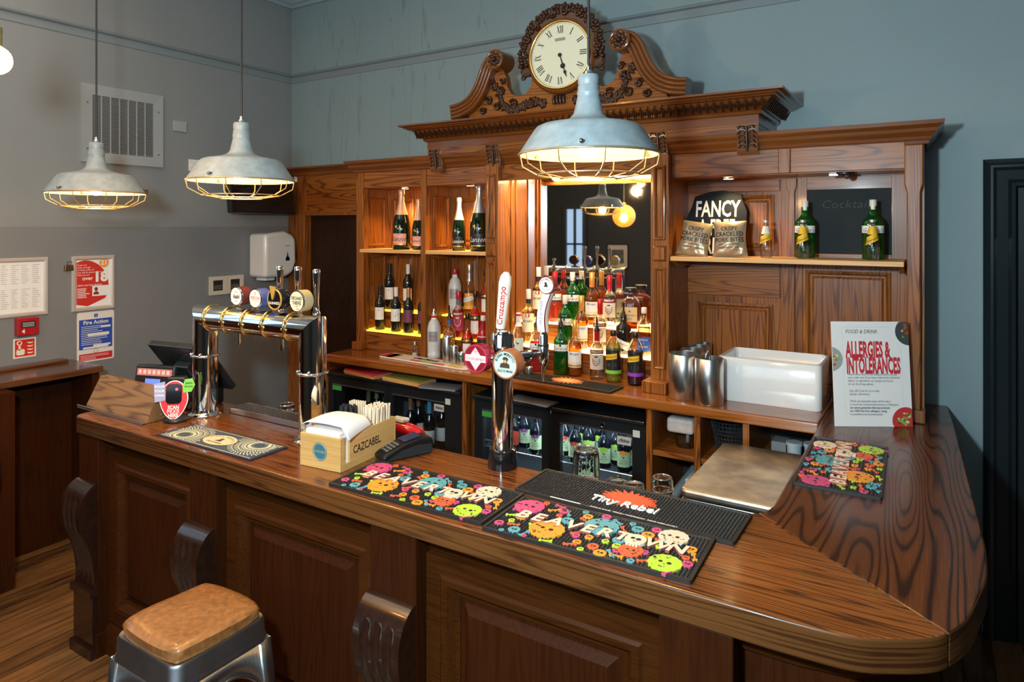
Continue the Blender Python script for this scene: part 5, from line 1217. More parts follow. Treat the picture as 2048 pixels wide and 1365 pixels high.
def tumbler(lab, x, y, z, r=.045, h=.095, cut=True, group='upturned glass tumblers', s=1):
    t = thing('tumbler', lab, 'glass', (x,y,z), random.uniform(0,3), group)
    fn = (lambda a, zz: 1+.028*abs(math.sin(a*5+zz*60))-.02*abs(math.sin(a*5-zz*60))) if cut else None
    pr = [(r*1.0,0),(r*1.02,.004),(r*.98,h*.3),(r*.94,h*.7),(r*.90,h*.93),(r*.84,h),(r*.5,h*.985),(0,h*.985)]
    inn = [(0,h*.88),(r*.80,h*.88),(r*.88,h*.5),(r*.94,0),(r*1.0,0)]
    MB().lathe([(p[0],p[1]) for p in inn]+pr[1:],40,fn=fn).build('glass_body', CG, t, smooth=25, world=False)
    MB().torus(r*.80,.0035,32,6,Matrix.Translation((0,0,h*.985))).build('foot_ring', mat('glass_ring',(.85,.80,.74),.05,.9), t, smooth=60, world=False)
tumbler('upturned clear tumbler behind the perforated drip tray', -2.66, 2.21, .886, .040, .255, False, None)
t = thing('menu_holder', 'sloping wooden menu holder block with steel lip on the left bar end', 'menu holder', (-3.31,1.79,ZT))
MB().prism([(1.735,ZT),(1.90,ZT),(1.90,ZT+.03),(1.835,ZT+.148),(1.805,ZT+.148),(1.735,ZT+.012)],-3.575,-3.045,RY).build('block', wood('holder_grain',(.28,.15,.062),(.10,.045,.018),'x',.4,coat=.1), t, bevel=.004)
MB().box(-3.615,1.712,ZT,-3.045,1.735,ZT+.006).box(-3.615,1.712,ZT+.006,-3.045,1.718,ZT+.016).build('lip', STEEL, t, bevel=.002)
t = thing('code_scanner', 'black desktop scanner with red oval notice beside the menu holder', 'scanner', (-2.965,1.825,ZT), R(42))
MB().lathe([(0,0),(.055,0),(.055,.015),(.03,.03),(.026,.10),(0,.10)],28,Matrix.Translation((0,.02,0))).box(-.04,.022,.08,.04,.07,.20).build('stand', BLACK, t, smooth=40, bevel=.006, world=False)
M = FR(0,-.014,.105) @ Matrix.Rotation(R(-8),4,'X'); shp = [(.062*math.cos(R(a))*(1-.22*max(0,-math.sin(R(a)))), .088*math.sin(R(a))) for a in range(0,360,12)]
o = MB().prism(shp,-.004,0,M).build('notice_board', PAPER, t, world=False)
MB().poly([(p[0]*.94,p[1]*.95) for p in shp],.0006,M).build('red_face', mat('scan_red',(.70,.03,.04),.35), o, world=False)
MB().prism(rrect(-.034,-.018,.034,.072,.018),.0007,.004,M).build('scan_window', GLOSSB, t, bevel=.002, world=False)
MB().disc(.012,.048,.006,.0045,12,M).build('scan_light', mat('scan_led',(1,.05,.1),.4,emit=(1,.03,.06),es=6), t, world=False)
b = MB(); b.text('SCAN',0,-.034,.022,.0012,M,bold=.03,sx=.85).text('MIXR',0,-.052,.026,.0012,M,bold=.0,sx=.9).text('HERE',0,-.070,.022,.0012,M,bold=.03,sx=.85); b.build('lettering', PAPER, o, world=False)
g = MB().prism([(.040,.030),(.075,.035),(.090,.065),(.078,.095),(.046,.092),(.036,.062)],.0008,.003,M).build('green_tag', mat('tag_green',(.20,.60,.06),.4), o, world=False)
MB().text('EARN',.063,.073,.012,.0035,M,bold=.02).text('REWARDS',.063,.058,.010,.0035,M,bold=.02,sx=.8).build('tag_lettering', INK, o, world=False)
MB().prism([(-.088,.075),(-.040,.085),(-.036,.0),(-.080,-.008)],.0008,.003,M).build('lilac_tag', mat('tag_lilac',(.36,.38,.58),.4), o, world=False)
b = MB()
for i, s_ in enumerate(('POUR','YOUR','OWN')): b.text(s_,-.062,.062-.02*i,.016,.0035,M,bold=.02)
b.build('tag_lettering', PAPER, o, world=False)
# till
t = thing('till_terminal', 'black touchscreen till seen from behind with a customer display', 'till', (-3.24,2.05,ZT))
DG = mat('till_black', (.015,.017,.018), .3, coat=.2)
MB().box(-3.42,1.96,ZT,-3.08,2.165,ZT+.085).build('base', DG, t, bevel=.012)
M = Matrix.Translation((-3.235,2.085,ZT+.19)) @ Matrix.Rotation(R(8),4,'Z') @ Matrix.Rotation(R(38),4,'X')
MB().box(-.20,-.018,-.15,.20,.018,.15,M).build('screen_casing', DG, t, bevel=.008)
MB().rect(-.18,-.13,.18,.13,0,M@basis((0,.0185,0),(-1,0,0),(0,0,1),(0,1,0))).build('screen', mat('till_screen',(.02,.03,.04),.1), t)
MB().box(-.05,-.06,-.13,.05,-.018,.05,M).build('screen_arm', DG, t, bevel=.006)
M = Matrix.Translation((-3.37,1.995,ZT+.115)) @ Matrix.Rotation(R(18),4,'Z') @ Matrix.Rotation(R(-10),4,'X')
MB().box(-.12,-.045,-.10,.12,.05,.075,M).build('display_casing', DG, t, bevel=.012)
F_ = M@FR(0,-.0455,0)
MB().rect(-.105,.02,.105,.055,0,F_).build('sticker_strip', mat('pink_sticker',(.60,.20,.20),.4), t); MB().rect(-.05,-.03,.04,.005,0,F_).build('display_light', mat('till_blue',(.1,.15,.5),.3,emit=(.12,.22,1),es=.9), t)
b = MB()
for i in range(7): b.rect(-.095+i*.028,.028,-.095+i*.028+.018,.048,.0008,F_)
b.build('sticker_lettering', mat('sticker_white',(.75,.60,.55),.5), t)

# ---------------------------------------------------------------- bar mats
def nubs(b, x0, y0, x1, y1, z, p=.0105, s=.0068, h=.004, skip=None):
    nx = int((x1-x0)/p); ny = int((y1-y0)/p)
    for i in range(nx):
        for j in range(ny):
            cx, cy = x0+(i+.5)*(x1-x0)/nx, y0+(j+.5)*(y1-y0)/ny
            if skip and skip(cx, cy): continue
            k = s/2; q = k*.75
            b.add([(cx-k,cy-k,z),(cx+k,cy-k,z),(cx+k,cy+k,z),(cx-k,cy+k,z),(cx-q,cy-q,z+h),(cx+q,cy-q,z+h),(cx+q,cy+q,z+h),(cx-q,cy+q,z+h)], [(4,5,6,7),(0,1,5,4),(1,2,6,5),(2,3,7,6),(3,0,4,7)])
def mat_base(t, w_, d_, ribs=False):
    b = MB().prism(rrect(-w_/2,-d_/2,w_/2,d_/2,.008),0,.006)
    b.molding([(0,.006),(0,.0105),(-.010,.0105),(-.011,.006)], rrect(-w_/2,-d_/2,w_/2,d_/2,.008), True)
    b.build('mat_base', RUBBER, t, world=False)
    b = MB()
    if ribs:
        for k in range(int((d_-.03)/.0115)): y = -d_/2+.018+k*.0115; b.box(-w_/2+.014,y,.006,w_/2-.014,y+.006,.0095)
    else: nubs(b,-w_/2+.013,-d_/2+.013,w_/2-.013,d_/2-.013,.006)
    b.build('rubber_ribs' if ribs else 'rubber_nubs', RUBBER, t, world=False)
MOT = [mat('motif_pink',(.62,.07,.20),.5), mat('motif_orange',(.88,.32,.03),.5), mat('motif_teal',(.10,.36,.42),.5), mat('motif_cream',(.82,.66,.48),.5), mat('motif_lime',(.46,.66,.05),.5), mat('motif_red',(.80,.12,.04),.5), INK]
rs = random.Random(11)
BIG = [(.093,.74,0,.047),(.285,.30,1,.052),(.50,.66,2,.050),(.83,.80,3,.042),(.865,.205,4,.044),(.70,.29,5,.034)]
SMALL = [(.05,.20,0,.016),(.09,.32,4,.011),(.115,.45,1,.018),(.15,.13,2,.020),(.10,.05,2,.009),(.27,.83,0,.018),(.37,.93,2,.011),(.40,.83,1,.017),(.33,.62,2,.022),(.27,.70,5,.011),(.48,.93,0,.016),(.62,.90,2,.011),(.66,.80,2,.020),(.74,.88,0,.016),(.72,.72,1,.021),(.43,.33,0,.013),(.49,.36,1,.014),(.46,.20,1,.014),(.54,.19,5,.018),(.50,.07,4,.011),(.59,.09,1,.020),(.57,.36,4,.012),(.63,.32,4,.014),(.645,.22,0,.012),(.76,.33,0,.012),(.93,.62,1,.019),(.93,.42,5,.012),(.95,.30,0,.017),(.73,.09,2,.012),(.22,.05,0,.009),(.62,.45,2,.02),(.80,.52,4,.012),(.04,.60,0,.008),(.15,.93,5,.012)]
BONES = [(.06,.45,4,30),(.12,.24,5,10),(.21,.36,4,25),(.23,.93,0,-12),(.27,.86,5,-12),(.22,.80,1,35),(.30,.80,2,-60),(.40,.72,5,-35),(.55,.86,2,-35),(.60,.72,5,-60),(.44,.12,5,30),(.42,.40,5,50),(.63,.14,2,-50),(.66,.12,1,0),(.70,.44,4,30),(.78,.16,5,30),(.79,.68,5,15),(.96,.48,1,-70),(.90,.05,0,60),(.21,.10,2,70),(.33,.06,4,20)]
def skull(b, x, y, r, m, z=.0125, big=False):
    b.k = m; n = 28 if big else 14; pts = []
    for i in range(n):
        a = 2*math.pi*i/n; q = r*(1+(.06*(i%2) if big else 0)+(.10*max(0,-math.sin(a)) if not big else 0)*abs(math.cos(a)))
        pts.append((x+q*math.cos(a), y+q*math.sin(a)))
    b.prism(pts, .006, z)
    b.k = 6; e = r*(.13 if big else .22)
    b.disc(x-r*.28,y+r*.05,e,z+.0004,10).disc(x+r*.26,y+r*.0,e*1.15,z+.0004,10)
    if big:
        for k in range(12):
            a = rs.uniform(0,6.28); q = rs.uniform(.55,.88)*r; b.disc(x+q*math.cos(a),y+q*math.sin(a),r*rs.uniform(.03,.09),z+.0004,8)
        b.disc(x,y-r*.2,r*.05,z+.0004,8)
    else: b.rect(x-r*.12,y-r*.55,x+r*.12,y-r*.42,z+.0004)
def bone(b, x, y, m, deg, L=.032):
    b.k = m; T = Matrix.Translation((x,y,0)) @ Matrix.Rotation(R(deg),4,'Z')
    b.box(-L/2,-.0025,.006,L/2,.0025,.0115,T)
    for s_ in (-1,1):
        for q in (-1,1): b.prism([(s_*L/2+.004*math.cos(k*.785), q*.0032+.004*math.sin(k*.785)) for k in range(8)],.006,.0118,T)
def monster_mat(label, x, y, deg, w_, d_, ribs=False):
    t = thing('bar_mat', label, 'bar mat', (x,y,ZT), R(deg), 'black rubber bar mats'); mat_base(t, w_, d_, ribs)
    P_ = lambda u, v: (-w_/2+u*w_, -d_/2+v*d_)
    b = MB()
    for u, v, m, r in SMALL: b_ = P_(u,v); skull(b,*b_,r*.92,m,.0115)
    for u, v, m, a in BONES: b_ = P_(u,v); bone(b,*b_,m,a)
    for u, v, m, r in BIG: b_ = P_(u,v); skull(b,*b_,r,m,.0128,True)
    b.build('raised_design', MOT, t, world=False)
    b = MB(); s_ = 'BEAVERTOWN'
    us = [.115,.195,.285,.375,.455,.54,.62,.69,.785,.875]
    for c, u in zip(s_, us):
        X, Y = P_(u, .49+.06*(u-.1)); 
        if c == 'O' and u > .6: continue
        b.text(c, X, Y, .072, .0150, bold=.03, sx=.98, shear=.12, d=.008, dk=1)
    b.build('raised_lettering', [mat('letter_cream',(.84,.66,.50),.5), mat('letter_side',(.36,.10,.08),.5)], t, world=False)
    X, Y = P_(.69,.52); b = MB(); skull(b, X, Y, .031, 3, .0165); b.k = 3
    for k in range(4): b.box(X-.016+k*.009,Y-.040,.006,X-.010+k*.009,Y-.028,.0155)
    b.build('raised_skull_letter', MOT, t, world=False)
monster_mat('black rubber mat of colourful skulls nearest the wooden straw caddy', -1.467, 1.797, 1.4, .636, .268)
monster_mat('black rubber mat of colourful skulls, middle one on the front bar edge', -.826, 1.797, 2.4, .622, .268)
monster_mat('black ribbed mat of colourful skulls on the bar wing near the allergy notice', -.277, 2.819, 91, .600, .278, True)
def splat_mat(label, x, y, deg, w_, d_, small=False):
    t = thing('bar_mat', label, 'bar mat', (x,y,ZT), R(deg), 'black rubber bar mats'); mat_base(t, w_, d_)
    pts = []; r0 = random.Random(4)
    for i in range(44):
        a = 2*math.pi*i/44; r = (.062 if i%2 else .085+.03*r0.random()); pts.append((1.12*r*math.cos(a)+.0, .015+.70*r*math.sin(a)))
    k = .9 if not small else 1.0
    MB().prism([(p[0]*k,p[1]*k) for p in pts],.006,.0118).build('raised_splash', mat('splash_red',(.85,.10,.03),.5) if not small else mat('splash_orange',(.80,.28,.10),.5), t, world=False)
    if not small:
        b = MB().text('Tiny Rebel',0,-.036,.056,.0135,bold=.012,shear=.1,d=.004,sx=.95)
        b.build('raised_lettering', PAPER, t, world=False)
        b = MB().box(-w_*.31,-d_/2+.003,.0105,-w_*.16,-d_/2+.008,.0112)
        b.text('MADE IN WALES   FIERCELY INDEPENDENT   DRINK REBELLIOUSLY',w_*.08,-d_/2+.0055,.0095,.0112,bold=.03); b.build('edge_lettering', PAPER, t, world=False)
    else: MB().prism([(p[0]*.5,p[1]*.5) for p in pts],.0118,.0135).build('raised_splash_centre', mat('splash_cream',(.80,.55,.22),.5), t, world=False)
splat_mat('black rubber mat with a red splash behind the skull mats at the bar corner', -.836, 2.062, -.5, .735, .225)
splat_mat('black rubber mat with orange splash on the back counter before the bottles', -1.79, 3.475, -4.0, .66, .165, True)
t = thing('bar_runner', 'navy edged bar runner of pale fish scale pattern near the T-bar tower', 'bar runner', (-2.53,1.757,ZT), R(.5))
MB().prism(rrect(-.312,-.092,.312,.092,.004),0,.005).build('backing', mat('navy_rubber',(.008,.012,.035),.6), t, world=False)
MB().rect(-.297,-.080,.297,.080,.0055).build('print_ground', mat('runner_navy',(.03,.06,.10),.7), t, world=False)
b = MB()
for ring in range(4):
    for cxr, cyr in ((-.20,-.03),(.20,.04)):
        for i in range(46):
            a = 2*math.pi*i/46; r = .028+.023*ring
            for dr in (0,.010):
                X = cxr+1.25*(r+dr)*math.cos(a+.07*(dr > 0)); Y = cyr+(r+dr)*math.sin(a+.07*(dr > 0))
                if abs(X) < .288 and abs(Y) < .074 and not ((X/.095)**2+(Y/.062)**2 < 1):
                    b.add([(-.0062,-.0022,0),(.0062,-.0022,0),(.0062,.0022,0),(-.0062,.0022,0)], [(0,1,2,3)], Matrix.Translation((X,Y,.0062)) @ Matrix.Rotation(a+(.5 if dr else 1.2),4,'Z'))
for k in range(60):
    X = -.29+k*.0098; b.rect(X,.0765,X+.006,.082,.0062); b.rect(X,-.082,X+.006,-.0765,.0062)
b.build('scale_pattern', mat('runner_pale',(.68,.72,.54),.7), t, world=False)
b = MB().disc(0,0,.088,.0066,36,sy=.62); b.build('centre_oval', mat('runner_peach',(.80,.56,.34),.7), t, world=False)
b = MB()
for i, c in enumerate('BIRRA MORETTI'):
    a = R(165-150*i/12); b.text(c,.070*math.cos(a),.042*math.sin(a)-.004,.013,.0072,bold=.03,rot=(a-R(90))*.6)
b.text('SALE DI MARE',0,-.030,.015,.0072,bold=.02).poly([(-.022,-.014),(.02,-.014),(.012,.002),(.008,.018),(-.010,.018),(-.008,.0)],.0072); b.build('oval_lettering', mat('runner_ink',(.07,.05,.03),.6), t, world=False)
t = thing('bar_towel', 'cream towelling bar mat with coloured border on the left back counter', 'bar towel', (-2.86,3.528,ZT), R(-3.5))
MB().prism(rrect(-.40,-.075,.40,.075,.05,6),0,.010).build('towel', mat('towel_cream',(.74,.62,.50),.9,bump=.8,bs=260), t, world=False, bevel=.003)
for x0_, x1_, m in ((-.385,-.27,RED),(-.33,-.25,ORANGE),(-.10,0,CORAL),(.0,.10,GREEN),(.10,.2,CORAL),(.24,.35,YELLOW)):
    MB().prism(rrect(x0_,-.068,x1_,-.035 if x0_ > -.2 else .05,.012),.0098,.0112).build('woven_patch', mat(m.name+'_wool',[c*.75 for c in m.node_tree.nodes['Principled BSDF'].inputs[0].default_value[:3]],.9), t, world=False)
MB().text('Old Mout',-.02,.012,.05,.0114,bold=.05,shear=.2,sx=1.1).build('woven_lettering', INK, t, world=False)

# ---------------------------------------------------------------- caddy, straws, card machine
CADX, CADY, CA = -1.93, 1.755, R(5)
BAM = wood('bamboo', (.72,.46,.17), (.48,.26,.07), 'x', .4, coat=.2, contrast=.3)
t = thing('straw_caddy', 'bamboo box caddy with black lettering holding napkins and straws', 'caddy', (CADX,CADY,ZT), CA)
w2, L_, H_ = .098, .335, .124
MB().box(-w2,0,0,w2,.010,H_).build('front_board', BAM, t, world=False, bevel=.002)
MB().box(-w2,L_-.01,0,w2,L_,H_).build('back_board', BAM, t, world=False, bevel=.002)
BAMY = wood('bamboo_side', (.70,.44,.16), (.46,.25,.07), 'y', .4, coat=.2, contrast=.3)
MB().box(-w2,.0101,0,-w2+.009,L_-.0101,H_).build('side_board', BAMY, t, world=False, bevel=.002)
MB().box(w2-.009,.0101,0,w2,.024,H_).box(w2-.009,.024,0,w2,.052,.024).box(w2-.009,.052,0,w2,L_-.0101,H_).build('side_board', BAMY, t, world=False)
MB().box(-w2+.009,.01,0,w2-.009,L_-.01,.006).build('floor_board', BAM, t, world=False)
M = Matrix.Translation((w2+.0006,.155,.062)) @ basis((0,0,0),(0,1,0),(0,0,1),(1,0,0))
MB().text('CAZCABEL.',.0,0,.042,0,M,bold=.015,sx=.78).build('side_lettering', INK, t, world=False)
M = FR(0,-.0006,.064)
q = MB().disc(0,0,.034,0,36,M).build('front_emblem', mat('emblem_teal',(.04,.16,.20),.5), t, world=False)
MB().torus(.030,.0012,36,4,M).text('CAZCABEL',0,0,.0125,.0006,M,sx=.85).build('emblem_lettering', mat('emblem_gold',(.45,.42,.30),.5), q, world=False)
def inbox(x, y, z): c_, s_ = math.cos(CA), math.sin(CA); return (CADX+x*c_-y*s_, CADY+x*s_+y*c_, ZT+z)
t = thing('napkin_stack', 'thick stack of white paper napkins in the front of the bamboo caddy', 'napkins', inbox(0,.105,.0065), CA)
NP = mat('napkin_paper',(.86,.84,.83),.85,bump=.3,bs=120)
b = MB()
for k in range(11):
    z = .001+k*.0118; e = rs.uniform(-.003,.003); b.box(-.083+e,-.088+e,z,.083+e,.085,z+.0112)
b.box(.0835,-.072,.012,.0885,-.048,.122).build('folded_napkins', NP, t, world=False, bevel=.003)
vs = []; fs = []; n = 14
for i in range(n+1):
    for j in range(n+1):
        u, v = i/n, j/n; x_ = -.112+.205*u+.03*(1-v)*(u-.2); y_ = -.080+.165*v; z_ = .147+.020*math.sin(u*2.6+.3)*math.sin(v*2.2+.5)-.05*max(0,u-.86)*6*(1-v*.4)-.012*max(0,.12-u)*8
        vs.append((x_,y_,z_))
for i in range(n):
    for j in range(n): a_ = i*(n+1)+j; fs.append((a_,a_+n+1,a_+n+2,a_+1))
o = MB().add(vs,fs).build('loose_top_napkin', NP, t, world=False, smooth=60)
q = o.modifiers.new('sol','SOLIDIFY'); q.thickness = .003
SC = mat('straw_cream',(.80,.68,.50),.7); SK = mat('straw_black',(.02,.02,.022),.5)
def straw_proto(m, lab, grp):
    t = thing('paper_straw', lab, 'straw', (0,0,-5), 0, grp)
    MB().lathe([(.0036,0),(.0036,.172),(.0026,.172),(.0026,.150)],8).build('tube', m, t, world=False, smooth=50)
    MB().lathe([(0,.0),(.0026,.0)],8,Matrix.Translation((0,0,.15))).build('bore', INK, t, world=False); return t
for m, lab, grp, cells in ((SC,'cream paper straw standing upright at the back of the bamboo caddy','cream paper straws in the caddy',[(ix,iy) for ix in range(8) for iy in range(9)]),
                           (SK,'black straw standing in the left half of the bamboo caddy','black straws in the caddy',[(ix,iy) for ix in range(6) for iy in range(4)])):
    p0 = None
    for ix, iy in cells:
        if m is SC: x_, y_ = .082-ix*.0092, .222+iy*.0112
        else: x_, y_ = -.020-ix*.0118, .212+iy*.0102
        x_ += rs.uniform(-.0008,.0008)
        loc = inbox(x_,y_,.0065+rs.uniform(0,.006)+(.0 if m is SC else -.004))
        o = p0 = straw_proto(m,lab,grp) if p0 is None else None or p0
        if ix == cells[0][0] and iy == cells[0][1]: o.location = loc
        else: o = dup(p0, loc)
        o.rotation_euler = (R(rs.uniform(-2,2)),R(rs.uniform(-2,2)+(2.5 if m is SC else -2)),0)
for k in range(18):
    x_, y_ = -.020-.0118*(k%6), .262+.012*(k//6); o = dup(bpy.data.objects['paper_straw'], inbox(x_,y_,.012), 0, 'cream paper straw standing upright at the back of the bamboo caddy')
# card machine
t = thing('card_machine', 'black hand-held card payment machine beside the bamboo caddy', 'card machine', (-1.762,2.035,ZT), R(-22))
prf = [(-.105,0),(.10,0),(.112,.03),(.105,.062),(.05,.070),(-.02,.058),(-.095,.030),(-.112,.018)]
MB().prism(prf,-.042,.042,RY).build('body', mat('terminal_black',(.008,.008,.009),.4,spec=.25), t, world=False, bevel=.008, seg=3, smooth=35)
M = Matrix.Translation((0,.022,.0685)) @ Matrix.Rotation(R(10.2),4,'X')
MB().prism(rrect(-.030,-.038,.030,.036,.004),0,.0015,M).build('screen', mat('terminal_screen',(.03,.04,.09),.15), t, world=False)
M = Matrix.Translation((0,-.058,.0468)) @ Matrix.Rotation(R(20.5),4,'X')
for i in range(3):
    for j in range(4): MB().prism(rrect(-.028+i*.020,-.032+j*.0155,-.012+i*.020,-.021+j*.0155,.003),0,.003,M).build('key', mat('key_grey',(.10,.10,.10),.25), t, world=False, bevel=.001)
MB().prism([(-.10,.006),(.10,.006),(.098,.04),(.04,.046),(-.03,.036)],.0432,.045,RY).build('side_panel', mat('terminal_grey',(.022,.024,.026),.45,spec=.3), t, world=False)
# soda gun
t = thing('soda_gun', 'red soda gun with braided hose hanging behind the bar', 'soda gun', (-2.10,2.42,1.0)); SR = mat('gun_red',(.55,.01,.015),.15,coat=.5)
MB().tube([(-2.19,2.40,1.062),(-2.16,2.40,1.068),(-2.08,2.41,1.062),(-2.00,2.42,1.045),(-1.985,2.42,1.04)],[.020,.030,.031,.029,.018],16).build('handle', SR, t, smooth=60)
MB().box(-2.15,2.385,1.092,-2.07,2.43,1.108).build('button_pad', PAPER, t, bevel=.004)
MB().cyl((-2.20,2.40,1.058),(-2.185,2.40,1.060),.014,n=16).build('nozzle', BLACK, t)
MB().tube([(-1.985,2.42,1.04),(-1.955,2.425,1.0),(-1.94,2.43,.93),(-1.945,2.43,.886)],.018,14).build('hose', mat('braided_hose',(.30,.24,.20),.3,.7,bump=.8,bs=160), t, smooth=60)
# upturned tumblers on the inner shelf
sp = .8858
for lab, x, y, z in (('cut glass tumbler at the bottom of the tall stack by the single tower',-1.146,2.40,sp),('cut glass tumbler on top of the tall stack by the single tower',-1.146,2.40,sp+.1225),('cut glass tumbler standing right of the tall stack, half hidden',-1.035,2.44,sp),('cut glass tumbler in front of the tall stack behind the splash mat',-1.115,2.275,sp)):
    tumbler(lab,x,y,z,.054,.122)
tumbler('low clear tumbler between the stack and the ice well', -.945, 2.39, sp, .045, .150, False)
tumbler('clear tumbler at the bottom of the pair next to the ice well', -.858, 2.46, sp, .043, .125, False)
tumbler('clear tumbler on top of the pair next to the ice well', -.858, 2.46, sp+.1255, .041, .045, False)

# ---------------------------------------------------------------- back counter
t = thing('ceramic_sink', 'white glazed ceramic trough sink standing on the back counter', 'sink', (-.70,3.73,ZT))
x0,x1,y0,y1,z1 = -.950,-.446,3.565,3.90,1.328; k = .024
o = rrect(x0,y0,x1,y1,.03,5); i_ = rrect(x0+k,y0+k,x1-k,y1-k,.022,5); n = len(o); o2 = rrect(x0+.004,y0+.004,x1-.004,y1-.004,.03,5); i2 = rrect(x0+k+.012,y0+k+.012,x1-k-.012,y1-k-.012,.022,5); of = rrect(x0+.006,y0+.006,x1-.006,y1-.006,.028,5); ii = rrect(x0+k-.006,y0+k-.006,x1-k+.006,y1-k+.006,.022,5)
rings = [(o2,ZT),(o,ZT+.012),(o,z1-.010),(of,z1-.002),(ii,z1),(i_,z1-.008),(i2,ZT+.035)]
vs = [(p[0],p[1],z) for rg, z in rings for p in rg]; fs = [tuple(range(n))[::-1], tuple(range(6*n,7*n))]
for a_ in range(6): fs += [(a_*n+j, a_*n+(j+1)%n, (a_+1)*n+(j+1)%n, (a_+1)*n+j) for j in range(n)]
MB().add(vs,fs).build('basin', mat('white_glaze',(.80,.79,.77),.10,coat=.6), t, smooth=50)
def pot(lab, x, y, r, h):
    t = thing('steel_pot', lab, 'pot', (x,y,ZT), 0, 'brushed steel cutlery pots'); T = Matrix.Translation((x,y,ZT))
    MB().lathe([(0,0),(r-.004,0),(r,.005),(r,h-.003),(r-.002,h),(r-.005,h),(r-.005,.01),(0,.01)],40,T).build('body', STEEL, t, smooth=40)
    return t
pot('large brushed steel pot, leftmost on the back counter', -1.105, 3.500, .077, .235)
p_ = pot('large brushed steel pot in front beside the sink', -.958, 3.452, .071, .235)
pot('smaller steel pot directly behind the leftmost large pot', -1.105, 3.640, .060, .236)
pot('smaller steel pot, third back in the row by the cabinet side', -1.105, 3.762, .060, .236)
pot('smaller steel pot at the very back of the row', -1.10, 3.867, .0425, .236)
t = thing('steel_tongs', 'steel tongs standing in the front pot beside the sink', 'tongs', (-.965,3.47,ZT+.011))
MB().tube([(-.955,3.46,ZT+.012),(-.965,3.48,ZT+.20),(-.968,3.485,ZT+.25),(-.972,3.482,ZT+.262),(-.978,3.478,ZT+.25),(-.985,3.47,ZT+.20),(-.99,3.46,ZT+.02)],.004,8).build('arms', CHROME, t, smooth=60)
# allergy notice
t = thing('allergy_notice', 'white standing allergy notice with big red heading on the bar wing', 'notice', (-.215,3.445,ZT), R(30.3))
M = FR(0,0,0) @ Matrix.Rotation(R(-5),4,'X'); w2 = .173; h = .470
MB().box(-w2,0,-.005,w2,h,0,M).build('board', PAPER, t, world=False)
MB().prism([(.008,.012),(.11,.004),(.036,.33)],-.02,.02,basis((0,0.004,0),(0,1,0),(0,0,1),(1,0,0))).build('easel_strut', mat('card_back',(.5,.48,.44),.7), t, world=False)
b = MB().text('ALLERGIES &',-.112,.340,.098,.0006,M,bold=.04,sx=.36,al='LEFT').text('INTOLERANCES',-.112,.268,.098,.0006,M,bold=.04,sx=.345,al='LEFT')
b.build('heading', mat('notice_red',(.62,.03,.04),.6), t, world=False)
b = MB().text('FOOD & DRINK',-.112,.424,.024,.0006,M,shear=.25,al='LEFT',sx=.85)
yy = .232
for s_ in ('Please inform staff of any allergies before placing','your order even if you have ordered the dish/drink','before, as ingredients can change and menus','do not list all ingredients.'): b.text(s_,-.108,yy,.0135,.0006,M,shear=.3,al='LEFT',sx=.83); yy -= .0145
yy = .158
for s_ in ('Scan QR Code for up to date','allergen information.'): b.text(s_,-.104,yy,.0135,.0006,M,shear=.3,al='LEFT',sx=.83); yy -= .0145
yy = .112
for k, s_ in enumerate(('Whilst all reasonable steps will be taken','to avoid the unintentional presence of allergens,','we cannot guarantee that any products','are 100% free from allergens, owing','to possible cross-contamination.')): b.text(s_,-.104,yy,.0135,.0006,M,shear=.3,al='LEFT',sx=.83,bold=.02 if k in (2,3) else 0); yy -= .0145
b.build('small_print', mat('notice_ink',(.03,.03,.035),.6), t, world=False)
b = MB()
for x0_,y0_,x1_,y1_ in ((-.125,.055,-.1243,.445),(-.125,.444,.09,.445),(.135,.055,.1357,.36),(-.125,.055,.05,.0557)): b.rect(x0_,y0_,x1_,y1_,.0004,M)
b.build('border_line', mat('faint_line',(.60,.57,.53),.6), t, world=False)
def plate(cx, cy, r, a0, a1, pm, foods, nm):
    arc = [(cx+r*math.cos(R(a0+(a1-a0)*i/24)), cy+r*math.sin(R(a0+(a1-a0)*i/24))) for i in range(25)]
    clip = lambda p: (max(-w2,min(w2,p[0])), max(0,min(h,p[1])))
    q = MB().poly([clip(p) for p in arc],.0005,M).build(nm, pm, t, world=False)
    rr = random.Random(int(r*1e4)); b = MB()
    for k in range(60):
        b.k = rr.randrange(len(foods)); a = rr.uniform(0,6.3); d_ = rr.uniform(0,.62)*r; x_, y_ = cx+d_*math.cos(a), cy+d_*math.sin(a)
        if abs(x_) > w2-.006 or not .006 < y_ < h-.006: continue
        s_ = rr.uniform(.05,.16)*r; s_ = min(s_, w2-abs(x_), y_, h-y_); b.disc(x_,y_,s_,.0008+k*.00001,7,M,sy=rr.uniform(.5,1))
    b.build('food_picture', foods, q, world=False)
FD = [mat('food_green',(.10,.25,.03),.6), mat('food_leaf',(.25,.42,.05),.6), mat('food_cream',(.72,.58,.32),.6), mat('food_red',(.50,.06,.03),.6), mat('food_brown',(.16,.05,.02),.6)]
plate(.175,.425,.062,0,360,mat('plate_slate',(.06,.065,.07),.5),FD[2:]+FD[:1],'pasta_plate')
plate(-.182,.30,.055,0,360,mat('plate_grey',(.55,.55,.53),.5),FD[:4],'salad_plate')
plate(.145,.025,.062,0,360,mat('plate_red',(.55,.04,.04),.5),FD,'bowl_picture')
